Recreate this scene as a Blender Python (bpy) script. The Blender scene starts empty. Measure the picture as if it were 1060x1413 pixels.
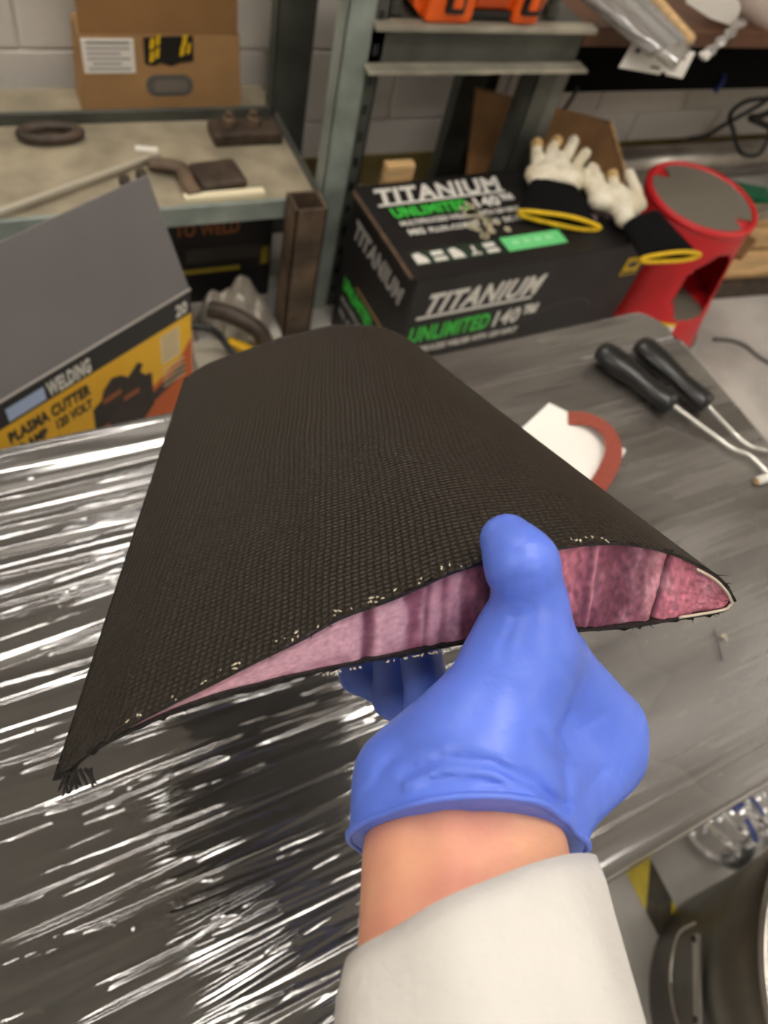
import bpy, bmesh, math, random
import numpy as np
from mathutils import Vector, Matrix
random.seed(7); rng = np.random.default_rng(11)
scn = bpy.context.scene
COL = scn.collection

# ------------------------------------------------------------------ camera, world, exposure
CAM = np.array([0.0, 0.0, 1.40])
R = np.array([[0.90236893, -0.22874118, 0.36525031],      # world <- camera (right, down, forward)
              [-0.38316318, -0.81377134, 0.4369922],
              [0.19727212, -0.53427866, -0.82196717]])
FPX = 1000.0; CX, CY = 530.0, 706.5
cd = bpy.data.cameras.new('camera'); cam = bpy.data.objects.new('camera', cd); COL.objects.link(cam)
cd.sensor_fit = 'VERTICAL'; cd.sensor_height = 36.0; cd.sensor_width = 27.0; cd.lens = FPX / 1413.0 * 36.0
cd.clip_start = 0.01; cd.clip_end = 50
Rb = R @ np.diag([1.0, -1.0, -1.0])
M4 = np.eye(4); M4[:3, :3] = Rb; M4[:3, 3] = CAM
cam.matrix_world = Matrix(M4.tolist())
cd.dof.use_dof = True; cd.dof.focus_distance = 0.285; cd.dof.aperture_fstop = 10.5
scn.camera = cam
w = bpy.data.worlds.new('world'); scn.world = w; w.use_nodes = True
w.node_tree.nodes['Background'].inputs[0].default_value = (1.0, 0.96, 0.91, 1)
w.node_tree.nodes['Background'].inputs[1].default_value = 0.15
scn.view_settings.view_transform = 'Standard'
try: scn.view_settings.look = 'None'
except Exception: pass
scn.view_settings.gamma = 1.0; scn.view_settings.use_curve_mapping = False
scn.view_settings.exposure = 0.0
scn.cycles.use_denoising = True
scn.cycles.max_bounces = 8; scn.cycles.transparent_max_bounces = 12
scn.cycles.caustics_reflective = False; scn.cycles.caustics_refractive = False
LAMP_POWER = 17.5          # radiance of the ceiling diffusers
LAMPS = [(0.66, 0.24), (0.02, 1.62), (3.5, -0.05), (0.22, -1.2), (3.5, -1.6), (-1.75, 0.2)]  # first two follow the film streaks; the others are unseen, added for fill
ROOM = (-2.4, 4.4, -2.6, 1.95, 2.75)

# ------------------------------------------------------------------ helpers
def W(px, py, d):
    """world point seen at photo pixel (px,py) at forward depth d"""
    return CAM + R @ (np.array([(px - CX) / FPX, (py - CY) / FPX, 1.0]) * d)
def C3(px, py, d):
    return np.array([(px - CX) / FPX * d, (py - CY) / FPX * d, d])
def toW(P):
    return CAM + np.asarray(P) @ R.T
def atz(px, py, z):
    r = R @ np.array([(px - CX) / FPX, (py - CY) / FPX, 1.0]); t = (z - CAM[2]) / r[2]; return CAM + t * r
def aty(px, py, y):
    r = R @ np.array([(px - CX) / FPX, (py - CY) / FPX, 1.0]); t = (y - CAM[1]) / r[1]; return CAM + t * r

def lin(c):
    return tuple(((v / 255) / 12.92 if v / 255 <= 0.04045 else ((v / 255 + 0.055) / 1.055) ** 2.4) for v in c) + (1.0,)

def mat(name, rgb, rough=0.5, metal=0.0, spec=0.5, vary=0.0, vscale=8.0, bump=0.0, bscale=60.0, rgb2=None, coat=0.0, stretch=None, sss=0.0, attr=None, trans=0.0, alpha=1.0):
    m = bpy.data.materials.new(name); m.use_nodes = True
    nt = m.node_tree; b = nt.nodes['Principled BSDF']
    b.inputs['Base Color'].default_value = lin(rgb); b.inputs['Roughness'].default_value = rough
    b.inputs['Metallic'].default_value = metal; b.inputs['Specular IOR Level'].default_value = spec
    b.inputs['Coat Weight'].default_value = coat; b.inputs['Alpha'].default_value = alpha
    b.inputs['Transmission Weight'].default_value = trans
    if sss:
        b.inputs['Subsurface Weight'].default_value = sss; b.inputs['Subsurface Radius'].default_value = (1.0, 0.35, 0.2); b.inputs['Subsurface Scale'].default_value = 0.006
    tc = nt.nodes.new('ShaderNodeTexCoord'); co = tc.outputs['Object']
    if stretch:
        mp = nt.nodes.new('ShaderNodeMapping'); mp.inputs['Scale'].default_value = stretch
        nt.links.new(co, mp.inputs[0]); co = mp.outputs[0]
    if attr:
        a = nt.nodes.new('ShaderNodeAttribute'); a.attribute_name = attr
        nt.links.new(a.outputs['Color'], b.inputs['Base Color'])
    elif vary or rgb2:
        n = nt.nodes.new('ShaderNodeTexNoise'); n.inputs['Scale'].default_value = vscale; n.inputs['Detail'].default_value = 6
        nt.links.new(co, n.inputs['Vector'])
        rp = nt.nodes.new('ShaderNodeValToRGB'); rp.color_ramp.elements[0].position = 0.35; rp.color_ramp.elements[1].position = 0.65
        if rgb2: c1, c2 = lin(rgb), lin(rgb2)
        else:
            c1 = lin([max(0, v * (1 - vary)) for v in rgb]); c2 = lin([min(255, v * (1 + vary)) for v in rgb])
        rp.color_ramp.elements[0].color = c1; rp.color_ramp.elements[1].color = c2
        nt.links.new(n.outputs['Fac'], rp.inputs[0]); nt.links.new(rp.outputs[0], b.inputs['Base Color'])
    if bump:
        n2 = nt.nodes.new('ShaderNodeTexNoise'); n2.inputs['Scale'].default_value = bscale; n2.inputs['Detail'].default_value = 5
        nt.links.new(co, n2.inputs['Vector'])
        bp = nt.nodes.new('ShaderNodeBump'); bp.inputs['Strength'].default_value = 1.0; bp.inputs['Distance'].default_value = bump
        nt.links.new(n2.outputs['Fac'], bp.inputs['Height']); nt.links.new(bp.outputs[0], b.inputs['Normal'])
    return m

def film_mat(name, tint=(1, 1, 1), gloss=0.10, rough=0.12, base=(206, 196, 184), haze=0.03, attr=None):
    m = bpy.data.materials.new(name); m.use_nodes = True; nt = m.node_tree
    for n in list(nt.nodes): nt.nodes.remove(n)
    out = nt.nodes.new('ShaderNodeOutputMaterial')
    tr = nt.nodes.new('ShaderNodeBsdfTransparent'); tr.inputs[0].default_value = tint + (1,)
    gl = nt.nodes.new('ShaderNodeBsdfGlossy'); gl.inputs['Roughness'].default_value = rough; gl.inputs[0].default_value = (1, 1, 1, 1)
    df = nt.nodes.new('ShaderNodeBsdfDiffuse'); df.inputs[0].default_value = lin(base)
    fr = nt.nodes.new('ShaderNodeFresnel'); fr.inputs[0].default_value = 1.5
    mu = nt.nodes.new('ShaderNodeMath'); mu.operation = 'MULTIPLY_ADD'; mu.inputs[1].default_value = 1.7; mu.inputs[2].default_value = gloss; mu.use_clamp = True
    nt.links.new(fr.outputs[0], mu.inputs[0])
    m1 = nt.nodes.new('ShaderNodeMixShader'); m1.inputs[0].default_value = haze
    nt.links.new(tr.outputs[0], m1.inputs[1]); nt.links.new(df.outputs[0], m1.inputs[2])
    if attr:
        at = nt.nodes.new('ShaderNodeAttribute'); at.attribute_name = attr; se = nt.nodes.new('ShaderNodeSeparateColor'); nt.links.new(at.outputs['Color'], se.inputs[0])
        nt.links.new(se.outputs[0], gl.inputs['Roughness']); nt.links.new(se.outputs[1], m1.inputs[0])
    m2 = nt.nodes.new('ShaderNodeMixShader'); nt.links.new(mu.outputs[0], m2.inputs[0])
    nt.links.new(m1.outputs[0], m2.inputs[1]); nt.links.new(gl.outputs[0], m2.inputs[2]); nt.links.new(m2.outputs[0], out.inputs[0])
    return m

def tag(o, label=None, cat=None, group=None, kind=None):
    if label: o['label'] = label
    if cat: o['category'] = cat
    if group: o['group'] = group
    if kind: o['kind'] = kind
    return o

def thing(name, label, cat, loc=(0, 0, 0), group=None):
    o = bpy.data.objects.new(name, None); COL.objects.link(o); o.empty_display_size = 0.05
    o.location = [float(v) for v in loc]
    return tag(o, label, cat, group)

def origin(o):
    p = np.zeros(3)
    while o is not None:
        p = p + np.array(o.location); o = o.parent
    return p

def mesh_obj(name, verts, faces, m, parent=None, smooth=False, label=None, kind=None):
    """verts in world space; object sits at its own centre under parent"""
    v = np.asarray(verts, dtype=float)
    po = origin(parent) if parent is not None else np.zeros(3)
    c = (v.min(0) + v.max(0)) / 2
    if parent is None: c[2] = v[:, 2].min()
    me = bpy.data.meshes.new(name)
    me.from_pydata((v - c).tolist(), [], [tuple(int(i) for i in f) for f in faces]); me.update()
    o = bpy.data.objects.new(name, me); COL.objects.link(o)
    o.location = (c - po).tolist()
    if parent is not None: o.parent = parent
    if m is not None: me.materials.append(m)
    if smooth: me.shade_smooth()
    if label: o['label'] = label
    if kind: o['kind'] = kind
    return o

class MB:
    def __init__(s): s.v = []; s.f = []
    def add(s, v, f):
        n = len(s.v); s.v += [tuple(p) for p in v]; s.f += [tuple(i + n for i in q) for q in f]; return s
    def frame_box(s, o, ax, ay, az, bev=0.0):
        """box from corner o with edge vectors ax, ay, az; bevelled edges"""
        o, ax, ay, az = map(lambda t: np.asarray(t, float), (o, ax, ay, az))
        bm = bmesh.new(); bmesh.ops.create_cube(bm, size=1.0)
        L = [np.linalg.norm(t) for t in (ax, ay, az)]
        for q in bm.verts: q.co = Vector([(q.co[i] + 0.5) * L[i] for i in range(3)])
        if bev > 0:
            bmesh.ops.bevel(bm, geom=list(bm.edges), offset=min(bev, min(L) * 0.45), segments=2, profile=0.5, affect='EDGES')
        bm.verts.ensure_lookup_table()
        u = [t / l for t, l in zip((ax, ay, az), L)]
        vs = [o + u[0] * q.co[0] + u[1] * q.co[1] + u[2] * q.co[2] for q in bm.verts]
        flip = np.dot(np.cross(u[0], u[1]), u[2]) < 0
        fs = [[q.index for q in (reversed(f.verts) if flip else f.verts)] for f in bm.faces]
        bm.free(); return s.add(vs, fs)
    def box(s, x0, x1, y0, y1, z0, z1, bev=0.003, rz=0.0, c=None):
        o = np.array([x0, y0, z0]); ax = np.array([x1 - x0, 0, 0]); ay = np.array([0, y1 - y0, 0]); az = np.array([0, 0, z1 - z0])
        if rz:
            c = np.array(c if c is not None else ((x0 + x1) / 2, (y0 + y1) / 2, z0)); k, q = math.cos(rz), math.sin(rz)
            T = np.array([[k, -q, 0], [q, k, 0], [0, 0, 1]]); o = T @ (o - c) + c; ax = T @ ax; ay = T @ ay
        return s.frame_box(o, ax, ay, az, bev)
    def tube(s, pts, r, n=12, cap=True, flat=None):
        P = np.asarray(pts, float); k = len(P)
        rr = np.full(k, r, float) if np.isscalar(r) else np.asarray(r, float)
        T = np.gradient(P, axis=0); T /= np.linalg.norm(T, axis=1)[:, None] + 1e-12
        up = np.array([0, 0, 1.0]) if abs(T[0][2]) < 0.9 else np.array([1.0, 0, 0])
        N = np.cross(T[0], up); N /= np.linalg.norm(N); v = []
        for i in range(k):
            N = N - T[i] * np.dot(N, T[i]); N /= np.linalg.norm(N); B = np.cross(T[i], N)
            for j in range(n):
                a = 2 * math.pi * j / n
                v.append(P[i] + rr[i] * (math.cos(a) * N + (flat or 1.0) * math.sin(a) * B))
        f = [(i * n + j, i * n + (j + 1) % n, (i + 1) * n + (j + 1) % n, (i + 1) * n + j) for i in range(k - 1) for j in range(n)]
        if cap: f += [tuple(range(n - 1, -1, -1)), tuple((k - 1) * n + j for j in range(n))]
        return s.add(v, f)
    def lathe(s, prof, c, n=48, cap0=True, cap1=True):
        v = []; k = len(prof)
        for r, z in prof:
            for j in range(n):
                a = 2 * math.pi * j / n; v.append((c[0] + r * math.cos(a), c[1] + r * math.sin(a), c[2] + z))
        f = [(i * n + j, i * n + (j + 1) % n, (i + 1) * n + (j + 1) % n, (i + 1) * n + j) for i in range(k - 1) for j in range(n)]
        if cap0: f.append(tuple(range(n - 1, -1, -1)))
        if cap1: f.append(tuple((k - 1) * n + j for j in range(n)))
        return s.add(v, f)
    def plate(s, poly, ext):
        """polygon (world points) extruded by vector ext"""
        P = np.asarray(poly, float); n = len(P); v = list(P) + list(P + np.asarray(ext, float))
        f = [tuple(range(n - 1, -1, -1)), tuple(range(n, 2 * n))] + [(i, (i + 1) % n, n + (i + 1) % n, n + i) for i in range(n)]
        return s.add(v, f)
    def build(s, name, m, parent=None, smooth=False, label=None, kind=None):
        return mesh_obj(name, s.v, s.f, m, parent, smooth, label, kind)

def catmull(pts, n=8):
    P = [np.asarray(p, float) for p in pts]; P = [2 * P[0] - P[1]] + P + [2 * P[-1] - P[-2]]; o = []
    for i in range(1, len(P) - 2):
        for k in range(n):
            t = k / n; a, b, c, d = P[i - 1], P[i], P[i + 1], P[i + 2]
            o.append(0.5 * ((2 * b) + (-a + c) * t + (2 * a - 5 * b + 4 * c - d) * t * t + (-a + 3 * b - 3 * c + d) * t ** 3))
    o.append(P[-2]); return np.array(o)

def text(body, size, pos, ex, ey, m, parent, ext=0.0004, bold=0.0, shear=0.0, width=None, name='lettering', align='LEFT'):
    """lettering lying on a surface: baseline start pos, reading direction ex, up direction ey"""
    cu = bpy.data.curves.new(name, 'FONT'); cu.body = body; cu.size = size; cu.extrude = ext; cu.offset = bold; cu.shear = shear; cu.align_x = align
    cu.resolution_u = 3; cu.space_character = 1.10 if bold > 0.0012 else 1.0
    o = bpy.data.objects.new(name, cu); COL.objects.link(o); cu.materials.append(m)
    ex = np.asarray(ex, float); ex /= np.linalg.norm(ex); ey = np.asarray(ey, float); ey -= ex * np.dot(ex, ey); ey /= np.linalg.norm(ey); ez = np.cross(ex, ey)
    sx = 1.0
    if width:
        bpy.context.view_layer.update(); sx = width / max(o.dimensions.x, 1e-6)
    dg = bpy.context.evaluated_depsgraph_get(); me = bpy.data.meshes.new_from_object(o.evaluated_get(dg)); bpy.data.objects.remove(o)
    V = np.array([v.co[:] for v in me.vertices]) * np.array([sx, 1, 1]); F = [tuple(p.vertices) for p in me.polygons]
    bpy.data.meshes.remove(me)
    V = np.asarray(pos, float) + V[:, :1] * ex + V[:, 1:2] * ey + V[:, 2:3] * ez
    return mesh_obj(name, V, F, m, parent)

def sdf_mesh(fn, lo, hi, h):
    """naive surface nets"""
    lo = np.asarray(lo, float); n = np.ceil((np.asarray(hi) - lo) / h).astype(int) + 1
    g = [lo[i] + h * np.arange(n[i]) for i in range(3)]
    X, Y, Z = np.meshgrid(*g, indexing='ij')
    D = fn(np.stack([X.ravel(), Y.ravel(), Z.ravel()], 1).astype(np.float32)).reshape(n).astype(np.float64)
    S = D < 0
    cnt = np.zeros(n - 1, int); acc = np.zeros(tuple(n - 1) + (3,))
    cs = [(i, j, k) for i in (0, 1) for j in (0, 1) for k in (0, 1)]
    sl = lambda A, c: A[c[0]:c[0] + n[0] - 1, c[1]:c[1] + n[1] - 1, c[2]:c[2] + n[2] - 1]
    for a in cs:
        for ax in range(3):
            if a[ax] == 1: continue
            b = list(a); b[ax] = 1; b = tuple(b)
            da, db = sl(D, a), sl(D, b); x = sl(S, a) != sl(S, b)
            t = np.where(x, da / np.where(x, da - db, 1), 0)
            off = np.zeros(tuple(n - 1) + (3,)); off[:] = a; off[..., ax] = t
            acc += np.where(x[..., None], off, 0); cnt += x
    act = cnt > 0; idx = -np.ones(n - 1, int); idx[act] = np.arange(act.sum())
    I = np.argwhere(act); V = lo + h * (I + acc[act] / cnt[act][:, None]); F = []
    for ax in range(3):
        u, v = [(1, 2), (2, 0), (0, 1)][ax]
        A = [slice(None)] * 3; B = [slice(None)] * 3; A[ax] = slice(0, n[ax] - 1); B[ax] = slice(1, n[ax])
        x = S[tuple(A)] != S[tuple(B)]; Q = np.argwhere(x)
        Q = Q[(Q[:, u] > 0) & (Q[:, v] > 0) & (Q[:, u] < n[u] - 1) & (Q[:, v] < n[v] - 1)]
        def ci(du, dv):
            q = Q.copy(); q[:, u] += du; q[:, v] += dv; return idx[q[:, 0], q[:, 1], q[:, 2]]
        q = np.stack([ci(-1, -1), ci(0, -1), ci(0, 0), ci(-1, 0)], 1)
        ins = S[tuple(Q.T)]; q[~ins] = q[~ins][:, ::-1]; F.append(q)
    return V, np.concatenate(F)

def cap_sd(p, a, b, ra, rb):
    a = np.asarray(a, np.float32); b = np.asarray(b, np.float32); ab = b - a
    t = np.clip((p - a) @ ab / (ab @ ab), 0, 1)
    return np.linalg.norm(p - a - t[:, None] * ab, axis=1) - (ra + (rb - ra) * t)
def smin(a, b, k):
    h = np.clip(0.5 + 0.5 * (b - a) / k, 0, 1); return b + (a - b) * h - k * h * (1 - h)

def color_attr(o, cols):
    a = o.data.color_attributes.new('tone', 'FLOAT_COLOR', 'POINT')
    c = np.ones((len(o.data.vertices), 4), np.float32); c[:, :3] = cols
    a.data.foreach_set('color', c.ravel())

def linarr(c):
    c = np.asarray(c, float) / 255; return np.where(c <= 0.04045, c / 12.92, ((c + 0.055) / 1.055) ** 2.4)

def smooth_noise(shape, sx, sy, seed):
    r = np.random.default_rng(seed); a = r.normal(size=(shape[0] + 40, shape[1] + 40))
    def blur(a, s, ax):
        k = np.exp(-0.5 * (np.arange(-int(3 * s) - 1, int(3 * s) + 2) / max(s, 0.3)) ** 2); k /= k.sum()
        return np.apply_along_axis(lambda q: np.convolve(q, k, 'same'), ax, a)
    a = blur(blur(a, sx, 0), sy, 1)[20:20 + shape[0], 20:20 + shape[1]]; return a / a.std()

# ------------------------------------------------------------------ materials
M = {}
M['wall'] = mat('painted block', (216, 211, 203), 0.55, vary=0.04, vscale=3, bump=0.0012, bscale=90)
M['olive'] = mat('olive base', (112, 96, 52), 0.6, vary=0.1)
M['floor'] = mat('grey floor paint', (186, 182, 175), 0.4, vary=0.10, vscale=5, bump=0.0004, bscale=30)
M['ceiling'] = mat('ceiling', (215, 210, 200), 0.8, vary=0.03)
M['rack'] = mat('grey green steel', (136, 145, 138), 0.42, vary=0.10, vscale=12, bump=0.0004)
M['rack_dark'] = mat('dark grey steel', (72, 74, 68), 0.45, vary=0.15, vscale=10)
M['edge_metal'] = mat('worn light steel', (150, 145, 130), 0.4, vary=0.15)
M['deck'] = mat('dusty steel deck', (152, 142, 120), 0.55, vary=0.12, vscale=9, bump=0.0005)
M['rust'] = mat('rusty steel', (92, 76, 60), 0.6, vary=0.25, vscale=14)
M['darkiron'] = mat('dark iron', (62, 50, 40), 0.55, vary=0.25, vscale=25, bump=0.001)
M['black'] = mat('black print', (22, 22, 23), 0.4, vary=0.15, vscale=6)
M['blackbox'] = mat('black carton', (26, 24, 24), 0.45, spec=0.4, vary=0.18, vscale=10, bump=0.0005)
M['deepblack'] = mat('dead black panel', (9, 9, 9), 0.9, spec=0.1)
M['white'] = mat('white print', (222, 220, 212), 0.5)
M['green'] = mat('green print', (62, 200, 70), 0.5)
M['mint'] = mat('mint print', (110, 215, 135), 0.5)
M['greybox'] = mat('grey carton', (104, 101, 100), 0.55, vary=0.03, vscale=5)
M['yellow'] = mat('yellow print', (236, 186, 28), 0.45, rgb2=(228, 170, 24), vscale=3)
M['orangeprint'] = mat('orange print', (196, 92, 30), 0.5)
M['paleblue'] = mat('pale blue print', (170, 190, 225), 0.5)
M['cardboard'] = mat('cardboard', (168, 130, 86), 0.75, vary=0.05, vscale=6)
M['cardboard_dark'] = mat('dark cardboard', (134, 98, 56), 0.75, vary=0.05, vscale=6)
M['wood'] = mat('raw wood', (208, 172, 122), 0.6, vary=0.12, vscale=6, stretch=(1, 8, 8))
M['board'] = mat('hardboard', (134, 98, 60), 0.6, vary=0.08, vscale=9)
M['brownwood'] = mat('brown desk edge', (96, 62, 40), 0.45, vary=0.15, vscale=8)
M['orange'] = mat('orange plastic', (238, 98, 22), 0.38, bump=0.0004, bscale=200)
M['blackplastic'] = mat('black plastic', (20, 20, 20), 0.33, vary=0.1)
M['red'] = mat('red plastic', (205, 36, 42), 0.36, bump=0.0003, bscale=200)
M['tread'] = mat('grey tread', (112, 106, 94), 0.8, bump=0.0015, bscale=240)
M['greyrubber'] = mat('grey rubber', (96, 94, 90), 0.6)
M['steel'] = mat('steel', (176, 172, 164), 0.28, metal=0.9, vary=0.08, vscale=20)
M['pipe'] = mat('pipe steel', (170, 164, 154), 0.35, metal=0.75, vary=0.12, vscale=6)
M['rod'] = mat('zinc rod', (222, 220, 212), 0.25, metal=0.55)
M['bin'] = mat('galvanised sheet', (100, 96, 88), 0.38, metal=0.75, vary=0.15, vscale=7)
M['leather'] = mat('cream leather', (240, 234, 214), 0.65, rgb2=(214, 202, 172), vscale=22, bump=0.0018, bscale=60)
M['stain'] = mat('stained leather', (196, 164, 108), 0.7, vary=0.15, vscale=40)
M['cuffblack'] = mat('black cuff', (13, 13, 14), 0.9, spec=0.15, bump=0.001, bscale=120)
M['trimyellow'] = mat('yellow trim', (232, 190, 20), 0.6, vary=0.06, vscale=60)
M['glove'] = mat('blue nitrile', (92, 122, 224), 0.38, vary=0.03, vscale=30, bump=0.0005, bscale=140, sss=0.10)
M['skin'] = mat('skin', (222, 164, 132), 0.5, rgb2=(206, 138, 120), vscale=34, bump=0.0003, bscale=260, sss=0.35)
M['sleeve'] = mat('white knit sleeve', (206, 203, 197), 0.85, vary=0.015, vscale=30, bump=0.0005, bscale=350)
M['tabletop'] = mat('black table board', (34, 32, 30), 0.5, vary=0.2, vscale=4)
M['film'] = film_mat('stretch film', gloss=0.07, attr='tone')
M['bagfilm'] = film_mat('clear bag film', gloss=0.10, rough=0.15, haze=0.22, base=(210, 208, 205))
M['jug'] = film_mat('clear plastic', gloss=0.06, rough=0.12, haze=0.15, base=(225, 228, 232))
M['paper'] = mat('white paper', (236, 232, 224), 0.7)
M['grit'] = mat('red brown sandpaper', (142, 66, 50), 0.85, vary=0.06, vscale=300, bump=0.0004, bscale=900)
M['tapeY'] = mat('yellow tape', (212, 190, 60), 0.45, vary=0.08, vscale=20)
M['tapeK'] = mat('black tape', (66, 60, 46), 0.5, vary=0.2, vscale=30)
M['bluemark'] = mat('blue print', (54, 72, 140), 0.5)
M['foil'] = mat('crumpled film', (196, 188, 174), 0.3, metal=0.35, vary=0.1, vscale=12)
M['frame'] = mat('white fixture', (235, 235, 232), 0.5)
M['resin'] = mat('resin', (196, 184, 164), 0.3)
m = bpy.data.materials.new('lamp diffuser'); m.use_nodes = True; nt = m.node_tree
b = nt.nodes['Principled BSDF']; b.inputs['Emission Color'].default_value = (1.0, 0.94, 0.87, 1); b.inputs['Emission Strength'].default_value = LAMP_POWER
M['lamp'] = m

# ------------------------------------------------------------------ room
X0, X1, Y0, Y1, ZC = ROOM
def struct(name, o): o['kind'] = 'structure'; return o
fl = MB(); fl.box(X0, X1, Y0, Y1 + 0.1, -0.1, 0.0, 0); struct('floor', fl.build('floor', M['floor']))
cl = MB(); cl.box(X0, X1, Y0, Y1 + 0.1, ZC, ZC + 0.1, 0); struct('ceiling', cl.build('ceiling', M['ceiling']))
for nm, bx in (('wall_left', (X0 - 0.1, X0, Y0, Y1 + 0.1)), ('wall_right', (X1, X1 + 0.1, Y0, Y1 + 0.1)), ('wall_front', (X0, X1, Y0 - 0.1, Y0))):
    q = MB(); q.box(*bx, 0, ZC, 0); struct(nm, q.build(nm, M['wall']))
q = MB(); q.box(X0, X1, Y1 + 0.008, Y1 + 0.12, 0, ZC, 0); wall = struct('wall_back', q.build('wall_back', M['wall']))
bo = None; wloc = np.array(wall.location)
for r in range(13):
    for k in range(18):
        x = X0 + (k + (0.5 if r % 2 else 0.0)) * 0.4 + 0.1
        if x + 0.4 > X1: continue
        if bo is None:
            qb = MB(); qb.box(0.003, 0.397, 0, 0.02, 0.003, 0.197, 0.004); bo = qb.build('block', M['wall'], wall)
            cen = np.array([0.2, 0.01, 0.1])
        else:
            n = bo.copy(); COL.objects.link(n); bo2 = n
            n.location = (np.array([x, Y1, r * 0.2 + 0.015]) + cen - wloc).tolist(); continue
        bo.location = (np.array([x, Y1, r * 0.2 + 0.015]) + cen - wloc).tolist()
q = MB(); q.box(X0, X1, Y1 - 0.008, Y1 + 0.001, 0, 0.105, 0.002); struct('baseboard_back', q.build('baseboard_back', M['olive']))
for i, (lx, ly) in enumerate(LAMPS):
    words = ['above the film wrapped table', 'above the low rack shelf', 'added beyond the table end, out of view', 'added behind the photographer', 'added far behind the round metal bin', 'added nearest the wall left of the table']
    t = thing('ceiling_light', 'white recessed fluorescent ceiling light ' + words[i], 'ceiling light', (lx, ly, ZC - 0.05), 'ceiling lights')
    f = MB()
    for a in ((-0.74, 0.74, -0.16, -0.12), (-0.74, 0.74, 0.12, 0.16), (-0.74, -0.70, -0.12, 0.12), (0.70, 0.74, -0.12, 0.12)):
        f.box(lx + a[0], lx + a[1], ly + a[2], ly + a[3], ZC - 0.05, ZC, 0.003)
    f.build('frame', M['frame'], t)
    f = MB(); f.box(lx - 0.70, lx + 0.70, ly - 0.12, ly + 0.12, ZC - 0.035, ZC - 0.02, 0.002); f.build('diffuser', M['lamp'], t)

# ------------------------------------------------------------------ hazard tape on the floor (a thing, pieces as parts)
t = thing('hazard_tape', 'yellow and black hazard tape strip stuck on the floor beside the metal bin', 'tape', (0.79, -0.2, 0.001))
tx0, tx1 = 0.757, 0.818
def slant(y0, y1, m, nm):
    q = MB(); q.plate([(tx0, y0 - 0.035, 0.0008), (tx1, y0 + 0.035, 0.0008), (tx1, y1 + 0.035, 0.0008), (tx0, y1 - 0.035, 0.0008)], (0, 0, 0.0006)); q.build(nm, m, t)
yy = 0.135
for k in range(9):
    slant(yy - 0.075, yy, M['tapeY'] if k % 2 else M['tapeK'], 'yellow_stripe' if k % 2 else 'black_stripe'); yy -= 0.075

# ------------------------------------------------------------------ film wrapped table
TZ = 0.77; TX0, TX1, TY0, TY1 = -0.95, 0.845, -0.052, 0.547
tb = thing('folding_table', 'long black folding table wrapped in wrinkled clear stretch film', 'table', (0.52, -0.05, 0)); tb.rotation_euler = (0, 0, math.radians(2.8))
def rnd_rect(x0, x1, y0, y1, r, n=8):
    o = []
    for cx, cy, a0 in ((x1 - r, y0 + r, -90), (x1 - r, y1 - r, 0), (x0 + r, y1 - r, 90), (x0 + r, y0 + r, 180)):
        for k in range(n + 1):
            a = math.radians(a0 + 90 * k / n); o.append((cx + r * math.cos(a), cy + r * math.sin(a)))
    return o
q = MB(); q.plate([(x, y, TZ - 0.042) for x, y in rnd_rect(TX0 + .004, TX1 - .004, TY0 + .004, TY1 - .004, 0.045)], (0, 0, 0.034)); q.build('apron', M['tabletop'], tb)
q = MB(); q.box(TX0 + 0.02, TX1 - 0.012, TY0 + 0.06, TY1 - 0.075, TZ - 0.012, TZ - 0.0022, 0.004); q.build('tabletop', M['tabletop'], tb)
for lx in (-0.8, 0.55):
    for ly in (0.03, 0.47):
        q = MB(); q.tube([(lx, ly, 0.0), (lx, ly, TZ - 0.04)], 0.014, 12); q.build('leg', M['rack_dark'], tb)
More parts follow.
